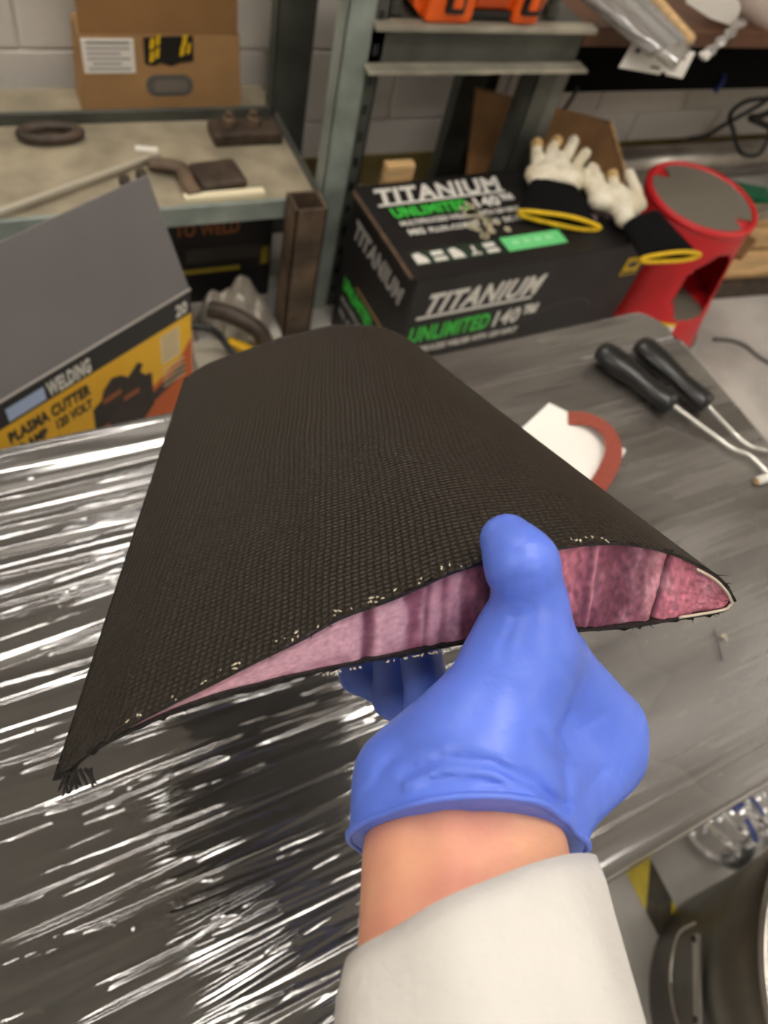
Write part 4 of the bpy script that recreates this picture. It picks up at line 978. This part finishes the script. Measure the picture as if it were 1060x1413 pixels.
q = MB(); q.tube(catmull([(0.315, 1.29, .13), (0.36, 1.275, .125), (0.385, 1.26, .10), (0.40, 1.23, .085), (0.43, 1.17, .075)], 8), 0.009, 10); tag(q.build('black_hose', M['blackplastic'], None, True), 'short black hose bent beside the yellow printed box', 'hose')
q = MB(); q.frame_box((0.395, 1.27, 0.06), (0.085, -0.075, 0.0), (0.015, 0.017, 0), (0, 0, 0.02), 0.003); tag(q.build('yellow_strip', M['yellow'], None), 'short yellow strip lying in front of the crumpled plastic', 'strip')
q = MB(); q.box(0.31, 0.54, 1.10, 1.30, 0.0, 0.058, 0.004, rz=-0.1); tag(q.build('pale_board', mat('pale board', (176, 168, 150), 0.6, vary=0.1), None), 'pale board on the floor under the yellow strip', 'board')
q = MB(); q.tube(catmull([(0.375, 1.335, .13), (0.42, 1.30, .135), (0.47, 1.255, .12), (0.49, 1.235, .08)], 8), [0.022] * 25, 12); tag(q.build('brown_hose', M['darkiron'], None, True), 'thick brown hose end lying over the crumpled plastic', 'hose')

# ------------------------------------------------------------------ yellow printed box with grey lid flap
FRt = np.array([0.245, 0.999, 0.5]); da = np.array([-0.869, -0.495, 0.0]); dn = np.array([-0.495, 0.869, 0.0])
pb = thing('tool_carton', 'yellow printed tool carton with a raised grey lid, behind the table under the low shelf', 'box', FRt * [1, 1, 0] + da * 0.24 + dn * 0.1)
PL, PD, PH = 0.52, 0.22, 0.5
q = MB(); q.frame_box(FRt * [1, 1, 0], da * PL, dn * PD, ez * PH, 0.003); q.build('carton', M['greybox'], pb)
lid = np.array([-0.042, 0.073, 0.168]); lid = lid / np.linalg.norm(lid) * 0.192; lidn = np.cross(da, lid); lidn /= np.linalg.norm(lidn)
q = MB(); q.frame_box(FRt + ez * 0.001, da * PL, lid, lidn * (0.004 if lidn[1] > 0 else -0.004), 0.0015); q.build('lid', M['greybox'], pb, label='grey lid flap')
G0 = FRt - dn * 0.0005; gx = -da
def fr(u0, u1, z0, z1, m, nm, off=0.0): # panel on the front face; u measured from the right edge leftwards, z downwards from the top
    q = MB(); q.frame_box(G0 - dn * off + da * u0 - ez * z1, da * (u1 - u0), -dn * 0.0004, ez * (z1 - z0)); return q.build(nm, m, pb)
fr(0.0, PL, 0.0, 0.052, M['black'], 'black_band'); fr(0.0, PL, 0.052, 0.40, M['yellow'], 'yellow_panel')
fr(0.03, 0.075, 0.065, 0.135, mat('faded white print', (216, 200, 160), 0.5), 'spec_panel', .0005)
for k in range(6): fr(0.034, 0.071, 0.070 + 0.0105 * k, 0.0745 + 0.0105 * k, mat('grey print', (190, 170, 130), 0.6) if k == 0 else bpy.data.materials['grey print'], 'print_line', .0009)
q = MB(); q.plate([G0 - dn * 0.0005 + da * u - ez * z for u, z in ((0.0, 0.11), (0.03, 0.145), (0.10, 0.175), (0.20, 0.285), (0.20, 0.40), (0.0, 0.40))], -dn * 0.0003); q.build('orange_panel', M['orangeprint'], pb)
for k in range(4): fr(0.02, 0.075, 0.148 + 0.014 * k, 0.152 + 0.014 * k, bpy.data.materials['faded white print'], 'print_line', .0009)
# printed picture of the machine (flat print)
pic = [(0.10, 0.135), (0.115, 0.13), (0.125, 0.115), (0.118, 0.10), (0.128, 0.09), (0.152, 0.11), (0.165, 0.095), (0.185, 0.088), (0.205, 0.105), (0.212, 0.125), (0.232, 0.135), (0.238, 0.24), (0.225, 0.262), (0.15, 0.262), (0.10, 0.22)]
M['pic'] = mat('printed machine', (40, 30, 26), 0.5, vary=0.25, vscale=30)
q = MB(); q.plate([G0 - dn * 0.0009 + da * u - ez * z for u, z in pic], -dn * 0.0003); q.build('printed_picture', M['pic'], pb)
q = MB(); q.plate([G0 - dn * 0.0009 + da * u - ez * z for u, z in ((0.02, 0.155), (0.032, 0.165), (0.10, 0.19), (0.10, 0.215), (0.02, 0.19))], -dn * 0.0003); q.build('printed_picture', M['pic'], pb)
q = MB(); q.plate([G0 - dn * 0.0009 + da * u - ez * z for u, z in ((0.24, 0.255), (0.265, 0.245), (0.30, 0.262), (0.30, 0.28), (0.24, 0.275))], -dn * 0.0003); q.build('printed_picture', M['pic'], pb)
for u, z, w_, h_ in ((0.19, 0.125, .04, .012), (0.15, 0.15, .035, .012), (0.22, 0.19, .03, .012), (0.21, 0.235, .035, .01)):
    fr(u - w_ / 2, u + w_ / 2, z, z + h_, bpy.data.materials['dim orange print'], 'picture_detail', .0014)
def gtxt(s, u, z, h, w_, m, bold=0.0008): text(s, h, G0 - dn * 0.0012 + da * u - ez * z, gx, ez, m, pb, bold=bold, width=w_)
gtxt('WELDING', 0.302, 0.044, 0.042, 0.082, M['white'], 0.0015); gtxt('20', 0.036, 0.042, 0.036, 0.026, M['white'])
fr(0.308, 0.375, 0.018, 0.046, M['paleblue'], 'pale_blue_panel', .0005)
gtxt('PLASMA CUTTER', 0.385, 0.092, 0.034, 0.155, M['black'], 0.0015); gtxt('20 AMP', 0.383, 0.125, 0.030, 0.062, M['black'], 0.001); gtxt('120 VOLT', 0.306, 0.125, 0.030, 0.072, M['black'], 0.001)
for k in range(4): fr(0.30, 0.385, 0.142 + 0.014 * k, 0.1455 + 0.014 * k, mat('ochre print', (170, 128, 20), 0.5) if k == 0 else bpy.data.materials['ochre print'], 'print_line', .0006)
q = MB(); a = FRt + np.array([0, 0, 0.002]); q.tube([a - dn * 0.001, a + da * PL - dn * 0.001], 0.0022, 8); q.build('worn_fold', mat('worn grey fold', (150, 144, 138), 0.6), pb)

# ------------------------------------------------------------------ cardboard box behind the rear rail
cb = thing('cardboard_box', 'brown cardboard box with hand hole and white label on the low rack shelf', 'box', (0.40, 1.85, DZ))
y0 = 1.775
q = MB(); q.plate([(0.200, y0 + .012, DZ + .001), (0.582, y0 + .012, DZ + .001), (0.572, y0 + 0.012, 0.53), (0.212, y0 + 0.012, 0.53)], (0, 0.09, 0)); q.build('carton', M['cardboard'], cb)
q = MB(); q.plate([(0.198, y0 + 0.006, DZ), (0.340, y0 + 0.006, DZ), (0.340, y0 + .006, DZ + .012), (0.198, y0 + .006, DZ + .012)], (0, 0.004, 0))
q = MB(); q.frame_box((0.216, y0 + 0.013, 0.530), (0.352, 0, 0), (0, 0.028, 0.23), (0, 0.004, 0), 0.001); q.build('flap', M['cardboard_dark'], cb, label='darker open top flap')
def stad(cx, cz, w_, h_, n=12):
    r = h_ / 2; o = []
    for s_, a0 in ((1, -90), (-1, 90)):
        for k in range(n + 1):
            a = math.radians(a0 + 180 * k / n); o.append((cx + s_ * (w_ / 2 - r) + r * math.cos(a), cz + r * math.sin(a)))
    return o
q = MB(); q.plate([(x, y0 + 0.0105, z) for x, z in stad(0.405, 0.418, 0.112, 0.050)], (0, 0.002, 0)); q.build('hand_hole_rim', M['greyrubber'], cb)
q = MB(); q.plate([(x, y0 + 0.0085, z) for x, z in stad(0.407, 0.416, 0.080, 0.026)], (0, 0.002, 0)); q.build('hand_hole', mat('hole lining', (120, 112, 102), 0.6), cb)
q = MB(); q.box(0.215, 0.328, y0 + 0.0095, y0 + 0.012, 0.448, 0.522, 0.0003); q.build('label', M['paper'], cb, label='white printed label')
for k in range(6): q = MB(); q.box(0.225 + (0.01 if k == 1 else 0), 0.318 - (0.02 if k in (1, 3) else 0), y0 + 0.0088, y0 + 0.0096, 0.456 + 0.011 * k, (0.460 if k != 5 else 0.462) + 0.011 * k, 0.0001); q.build('print_line', M['silver'], cb)
q = MB(); q.plate([(0.350, y0 + 0.0097, 0.525), (0.350, y0 + .0097, 0.468), (0.372, y0 + .0097, 0.463), (0.385, y0 + .0097, 0.470), (0.41, y0 + .0097, 0.462), (0.43, y0 + .0097, 0.470), (0.462, y0 + .0097, 0.474), (0.462, y0 + .0097, 0.530)], (0, 0.002, 0)); q.build('black_print', M['black'], cb)
for k, (x, z, w_) in enumerate(((0.360, 0.472, .010), (0.362, 0.500, .010), (0.374, 0.480, .008), (0.377, 0.508, .008), (0.430, 0.485, .010), (0.436, 0.508, .010), (0.446, 0.490, .008))):
    q = MB(); q.frame_box((x, y0 + 0.0085, z), (w_, 0, 0.003), (0, 0.001, 0), (0.003, 0, 0.022), 0.0002); q.build('yellow_print', M['trimyellow'], cb)

# ------------------------------------------------------------------ orange case on the upper deck
oc = thing('tool_case', 'orange plastic tool case with black latches on the upper rack beam', 'case', (0.97, 1.53, 0.738))
y0 = 1.435; zb = 0.738
q = MB(); q.plate([(0.815, y0, zb + 0.022), (0.84, y0, zb + 0.002), (1.105, y0, zb + 0.002), (1.125, y0, zb + 0.022), (1.140, y0 , zb + 0.16), (0.80, y0, zb + 0.16)], (0, 0.20, 0)); q.build('shell', M['orange'], oc)
for x0, x1 in ((0.835, 0.945), (1.045, 1.11)):
    q = MB(); q.box(x0, x1, y0 - 0.022, y0 + 0.02, zb + 0.001, zb + 0.15, 0.008); q.build('rib', M['orange'], oc)
for x0 in (0.875, 1.058):
    q = MB(); q.box(x0, x0 + 0.042, y0 - 0.032, y0 - 0.018, zb + 0.022, zb + 0.10, 0.004); la = q.build('latch', M['blackplastic'], oc)
    q = MB(); q.box(x0 + 0.010, x0 + 0.032, y0 - 0.036, y0 - 0.030, zb + 0.034, zb + 0.075, 0.003); q.build('latch_tab', M['orange'], la)
q = MB(); q.box(0.945, 1.045, y0 - 0.012, y0 + 0.005, zb + 0.006, zb + 0.022, 0.003); q.build('recess_bar', M['blackplastic'], oc)
q = MB(); q.box(0.955, 1.035, y0 - 0.006, y0 + 0.004, zb + 0.026, zb + 0.05, 0.003); q.build('recess_panel', mat('dark orange', (190, 72, 16), 0.45), oc)
for nm, x, lb in (('steel_fitting', 1.175, 'small dark steel fitting on the upper rack beam right beside the orange case'), ('steel_coupler', 0.785, 'small dark steel coupler on the upper beam between post and orange case')):
    q = MB(); q.lathe([(0.018, 0), (0.018, 0.02), (0.013, 0.022), (0.013, 0.045)], (x, 1.465, 0.738), 14); tag(q.build(nm, M['rack_dark'], None), lb, 'fitting')

# ------------------------------------------------------------------ hardboard panel leaning behind the carton
def on_lean(px, py):
    r = R @ np.array([(px - CX) / FPX, (py - CY) / FPX, 1.0]); nrm = np.array([0, 1.0, -0.10]); t = (1.53 - nrm @ CAM) / (nrm @ r); return CAM + t * r
h0, h1, hR, hL = on_lean(658, 122), on_lean(842, 168), on_lean(864, 243), on_lean(645, 240)
foot = lambda p: np.array([p[0], 1.53, 0.0])
poly = [h0, h1, hR, foot(hR), foot(hL), hL]
nh = np.cross(poly[1] - poly[0], poly[4] - poly[0]); nh /= np.linalg.norm(nh)
hb = thing('hardboard_panel', 'brown hardboard panel standing behind the black welder carton', 'board', np.array([1.45, 1.53, 0.0]))
q = MB(); q.plate(poly, nh * (0.009 if nh[1] > 0 else -0.009)); q.build('panel', M['board'], hb)
q = MB(); q.tube([poly[1], poly[2], poly[3] + np.array([0, 0, 0.006])], 0.006, 8); q.build('cut_edge', M['wood'], hb, label='pale raw cut edge')

# ------------------------------------------------------------------ desk against the wall with bags
ds = thing('wall_desk', 'dark desk with a brown wood edge against the wall, bags lying on top', 'desk', (2.2, 1.7, 0))
q = MB(); q.box(1.29, 3.6, 1.455, 1.945, 0.675, 0.715, 0.004); q.build('top', M['brownwood'], ds)
q = MB(); q.box(1.32, 3.6, 1.62, 1.63, 0.475, 0.675, 0.002); q.build('modesty_panel', M['deepblack'], ds)
q = MB(); q.box(1.34, 1.38, 1.84, 1.88, 0.0, 0.675, 0.002); q.build('leg', M['black'], ds)
q = MB(); q.box(3.5, 3.55, 1.50, 1.55, 0.0, 0.675, 0.002); q.build('leg', M['black'], ds)
dz_ = 0.716
tbx = thing('tube_bundle', 'clear plastic bag of pale tubes overhanging the desk edge, beside the rack post', 'bag', (1.33, 1.40, dz_))
for k in range(5):
    a = aty(800 + 20 * k, -12 - 4 * k, 1.50); b_ = aty(902 + 13 * k, 72 - 4 * k, 1.30); 
    q = MB(); q.tube([a, (a + b_) / 2, b_], 0.012, 12); q.build('tube', [M['silver'], mat('taupe tube', (150, 138, 130), 0.5), M['white'], M['silver'], M['wood']][k], tbx, True)
V = []; n = 20; a0 = aty(840, -20, 1.50) ; b0 = aty(945, 75, 1.30)
for i in range(14):
    s = i / 13; c = a0 + (b0 - a0) * s; wv2 = np.array([0.085 - 0.02 * s * s, 0.05, 0.0])
    for j in range(n):
        g = 2 * math.pi * j / n; V.append(c + wv2 * math.cos(g) + np.array([0, 0, 0.028]) * math.sin(g) + rng.normal(size=3) * 0.0025)
mesh_obj('bag_film', V, [(i * n + j, i * n + (j + 1) % n, (i + 1) * n + (j + 1) % n, (i + 1) * n + j) for i in range(13) for j in range(n)], M['bagfilm'], tbx, smooth=True)
hg = thing('paper_tag', 'white printed card hanging below the bag of tubes at the desk edge', 'card', aty(905, 80, 1.36))
q = MB(); cs_ = [aty(877, 52, 1.40), aty(960, 72, 1.36), aty(942, 108, 1.33), aty(920, 104, 1.335), aty(916, 98, 1.336), aty(910, 103, 1.338), aty(854, 93, 1.355)]; nn_ = np.cross(cs_[1] - cs_[0], cs_[2] - cs_[1]); nn_ /= np.linalg.norm(nn_)
if nn_[1] < 0: nn_ = -nn_
q.plate(cs_, nn_ * 0.001); q.build('card', M['paper'], hg)
def on_card(u, v): return cs_[0] + (cs_[1] - cs_[0]) * u + (cs_[-1] - cs_[0]) * v - nn_ * 0.0006
for u0, u1, v0, v1 in ((0.1, 0.18, 0.25, 0.45), (0.45, 0.6, 0.72, 0.8), (0.7, 0.85, 0.55, 0.63), (0.75, 0.9, 0.25, 0.33)):
    q = MB(); q.plate([on_card(u0, v0), on_card(u1, v0), on_card(u1, v1), on_card(u0, v1)], -nn_ * 0.0004); q.build('print_mark', M['rack_dark'], hg)
q = MB(); pc = np.array([aty(p[0], p[1], 1.50) for p in ((948, -8), (1000, -20), (1022, 15), (1012, 38), (975, 22), (946, 6))])
q.plate([(aty(p[0], p[1], 1.47) * [1, 1, 1]) for p in ((946, -10), (1006, -22), (1022, 14), (1013, 37), (980, 25), (947, 4))], (0.0, 0.012, 0.008)); tag(q.build('white_tray', M['paper'], None), 'white rounded foam tray on the desk beside the bag of tubes', 'tray')
q = MB(); q.tube([aty(1000, -30, 1.56), aty(1085, 48, 1.47)], 0.040, 24); rr_ = q.build('roll', mat('beige roll', (176, 160, 150), 0.6), None, True); tag(rr_, 'thick beige roll lying on the desk right of the white tray', 'roll')
V = []; pts = catmull([aty(1026, 28, 1.46), aty(1008, 45, 1.42), aty(992, 60, 1.41), aty(972, 77, 1.40)], 6); q = MB(); q.tube(pts, [0.012 + 0.004 * math.sin(i * 1.3) for i in range(len(pts))], 8, flat=0.35)
tw = thing('bag_tail', 'twisted clear plastic strip with a white tip hanging off the desk edge', 'plastic strip', aty(1000, 52, 1.42)); q.build('strip', M['bagfilm'], tw, True)
q = MB(); q.tube([pts[-3], pts[-1], pts[-1] + (pts[-1] - pts[-3]) * 0.5], [0.008, 0.016, 0.012], 8, flat=0.5); q.build('white_tip', M['paper'], tw, True)
q = MB(); q.tube([aty(1000, 102, 1.615), aty(996, 115, 1.612), aty(986, 127, 1.61)], 0.010, 8, flat=0.4); tag(q.build('blue_clip', M['bluemark'], None), 'small blue clip hanging from the bottom of the black desk panel', 'clip')

# cables, pipe and scraps at the wall foot
for k, (pts, lb) in enumerate(((((1075, 128, 1.80), (1040, 150, 1.80), (1000, 172, 1.80), (975, 187, 1.82), (950, 192, 1.84)), 'dark cable slanting down to the baseboard behind the pipe'),
                             (((1070, 135, 1.78), (1030, 140, 1.78), (1008, 158, 1.76), (1012, 180, 1.72), (1022, 210, 1.70), (1045, 214, 1.70), (1058, 196, 1.72), (1065, 165, 1.76)), 'dark cable hanging in a loop in front of the pipe'),
                             (((1075, 150, 1.80), (1050, 160, 1.80), (1036, 163, 1.80), (1055, 172, 1.79), (1080, 185, 1.79)), 'short thick black cable bunch high on the wall beside the loop'))):
    q = MB(); q.tube(catmull([aty(*p) for p in pts], 8), 0.008 + 0.004 * (k == 2), 8); tag(q.build('cable', M['black'], None, True), lb, 'cable', 'cables under the desk')
q = MB(); q.tube(catmull([aty(797, 122, 1.60), aty(787, 140, 1.66), aty(775, 156, 1.70)], 6), 0.006, 8); tag(q.build('cable', M['rack_dark'], None, True), 'thin dark cable behind the rack post above the hardboard', 'cable', 'cables under the desk')
q = MB(); pz = 0.062; q.tube([(1.75, 1.865, pz), (2.4, 1.865, pz), (3.9, 1.865, pz)], 0.062, 28); pp = q.build('steel_pipe', M['pipe'], None, True); tag(pp, 'grey steel pipe lying on the floor along the wall', 'pipe')
gp = atz(1032, 272, 0.05); q = MB(); q.frame_box(gp - np.array([0.06, -0.03, 0.05]), (0.17, -0.07, 0), (0.03, 0.08, 0), (0, 0, 0.055), 0.008); tag(q.build('green_case', mat('green plastic', (40, 120, 84), 0.4), None), 'small green plastic case on the floor behind the red stool', 'case')
pw = thing('wood_crate', 'low crate of pale wood planks topped by a grey bar, past the red stool', 'crate', (2.4, 1.35, 0))
for k in range(3):
    q = MB(); q.box(2.06, 2.75, 1.25 + 0.12 * k, 1.355 + 0.12 * k, 0.05, 0.075 + 0.004 * k, 0.003, rz=-0.08, c=(2.1, 1.3, 0)); q.build('plank', M['wood'], pw)
q = MB(); q.box(2.04, 2.80, 1.215, 1.245, 0.0, 0.06, 0.003, rz=-0.08, c=(2.1, 1.3, 0)); q.build('steel_angle', M['darkiron'], pw)
q = MB(); q.box(2.06, 2.12, 1.25, 1.60, 0.0, 0.05, 0.003); q.build('bearer', M['wood'], pw); q = MB(); q.box(2.6, 2.66, 1.20, 1.52, 0.0, 0.05, 0.003); q.build('bearer', M['wood'], pw)
q = MB(); q.box(2.05, 2.85, 1.45, 1.49, 0.085, 0.125, 0.003, rz=0.06, c=(2.1, 1.45, 0)); q.build('grey_bar', M['edge_metal'], pw)
q = MB(); q.box(2.15, 2.3, 1.33, 1.38, 0.08, 0.095, 0.004, rz=0.5); q.build('wood_scrap', M['board'], pw)
q = MB(); q.box(2.78, 3.1, 1.62, 1.70, 0.0, 0.06, 0.006, rz=-0.3); tag(q.build('red_brown_scrap', mat('maroon scrap', (120, 62, 58), 0.6, vary=0.2), None), 'dull red strip of scrap on the floor beside the green case', 'scrap')
q = MB(); q.tube(catmull([atz(*p, 0.006) for p in ((985, 468), (1010, 470), (1030, 478), (1050, 494), (1085, 512))], 8), 0.006, 8); tag(q.build('floor_cord', M['greyrubber'], None, True), 'grey cord lying on the floor in front of the wood crate', 'cord')

# ------------------------------------------------------------------ round metal bin, water jug and black scrap by the table front
BC = np.array([0.858, -0.42, 0.0]); bh = 0.45
bn = thing('metal_bin', 'round galvanised metal bin with a rolled rim on the floor at the table corner', 'bin', BC)
prof = [(0.198, 0.0), (0.204, 0.004), (0.226, 0.15), (0.250, 0.27), (0.287, bh - 0.006), (0.283, bh - 0.006), (0.246, 0.27), (0.222, 0.15), (0.196, 0.012), (0.0, 0.012)]
q = MB(); q.lathe(prof, BC, 96, True, False); q.build('wall', M['bin'], bn, True)
q = MB(); q.tube([BC + np.array([0.288 * math.cos(a), 0.288 * math.sin(a), bh]) for a in np.linspace(0, 2 * math.pi, 97)], 0.0065, 10, cap=False); q.build('rim', M['steel'], bn, True)
ha = math.radians(-216)
def on_bin(a, z, off=0.004):
    r = np.interp(z, [0, 0.15, 0.27, bh], [0.203, 0.226, 0.250, 0.287]) + off; return BC + np.array([r * math.cos(a), r * math.sin(a), z])
br = on_bin(ha, 0.235); hdir = on_bin(ha + 0.30, 0.235) - on_bin(ha - 0.30, 0.235); hdir /= np.linalg.norm(hdir); upb = on_bin(ha, 0.27) - on_bin(ha, 0.20); upb /= np.linalg.norm(upb); ob = np.cross(hdir, upb)
if np.dot(ob, br - BC) < 0: ob = -ob
q = MB(); q.frame_box(br - hdir * 0.06 - upb * 0.012, hdir * 0.12, upb * 0.024, ob * 0.006, 0.002); q.build('handle_bracket', M['steel'], bn)
q = MB(); q.tube(catmull([br - hdir * 0.075 + ob * 0.004, br - hdir * 0.06 - upb * 0.05 + ob * 0.014, br - upb * 0.075 + ob * 0.018, br + hdir * 0.06 - upb * 0.05 + ob * 0.014, br + hdir * 0.075 + ob * 0.004], 8), 0.003, 8); q.build('bail_handle', M['steel'], bn, True)
for s_ in (-1, 1):
    q = MB(); q.tube([br + hdir * 0.052 * s_ + ob * 0.004, br + hdir * 0.052 * s_ + ob * 0.011], 0.005, 8); q.build('rivet', M['darkiron'], bn)

jg = thing('water_jug', 'large clear plastic water jug with blue print lying on the floor past the table corner', 'jug', (1.09, -0.14, 0))
jc = np.array([0.99, -0.115, 0.082]); jd = np.array([0.98, 0.12, 0.0]); jd /= np.linalg.norm(jd); jr = 0.08; prof = [(0.0, 0.055), (0.012, 0.078), (0.03, jr)]
for k in range(6): s0 = 0.05 + 0.045 * k; prof += [(s0, jr), (s0 + 0.008, jr - 0.004), (s0 + 0.016, jr - 0.004), (s0 + 0.024, jr)]
prof += [(0.33, jr), (0.37, 0.06), (0.385, 0.025), (0.43, 0.025)]
q = MB(); q.tube([jc - jd * 0.09 + jd * s for s, _ in prof], [r for _, r in prof], 40); q.build('bottle', M['jug'], jg, True)
q = MB(); q.tube([jc - jd * 0.09 + jd * s for s in (0.425, 0.455)], 0.03, 24); q.build('cap', M['bluemark'], jg)
jp = np.cross(jd, np.array([0, 0, 1.0]))
for s0, a0, dl, dw in ((0.025, 1.75, .028, .010), (0.030, 1.2, .012, .045), (0.070, 1.62, .008, .05), (0.095, 1.9, .03, .02), (0.11, 1.3, .022, .03), (0.15, 1.6, .03, .04)):
    V = []; nn = 6
    for i in range(nn + 1):
        a = a0 + (dw / jr) * (i / nn - 0.5)
        for s in (s0, s0 + dl): V.append(jc - jd * 0.09 + jd * s + (jr + 0.0012) * (math.cos(a) * jp + math.sin(a) * np.array([0, 0, 1.0])))
    mesh_obj('blue_print', V, [(2 * i, 2 * i + 1, 2 * i + 3, 2 * i + 2) for i in range(nn)], M['bluemark'], jg)
q = MB(); q.tube(catmull([atz(*p, 0.012) for p in ((832, 1328), (841, 1345), (846, 1365), (850, 1385), (856, 1402))], 6), [0.010 + 0.004 * math.sin(i * 2.1) for i in range(25)], 8); tag(q.build('rubber_strap', M['blackplastic'], None, True), 'knobbly black rubber strap on the floor beside the sleeve', 'strap')
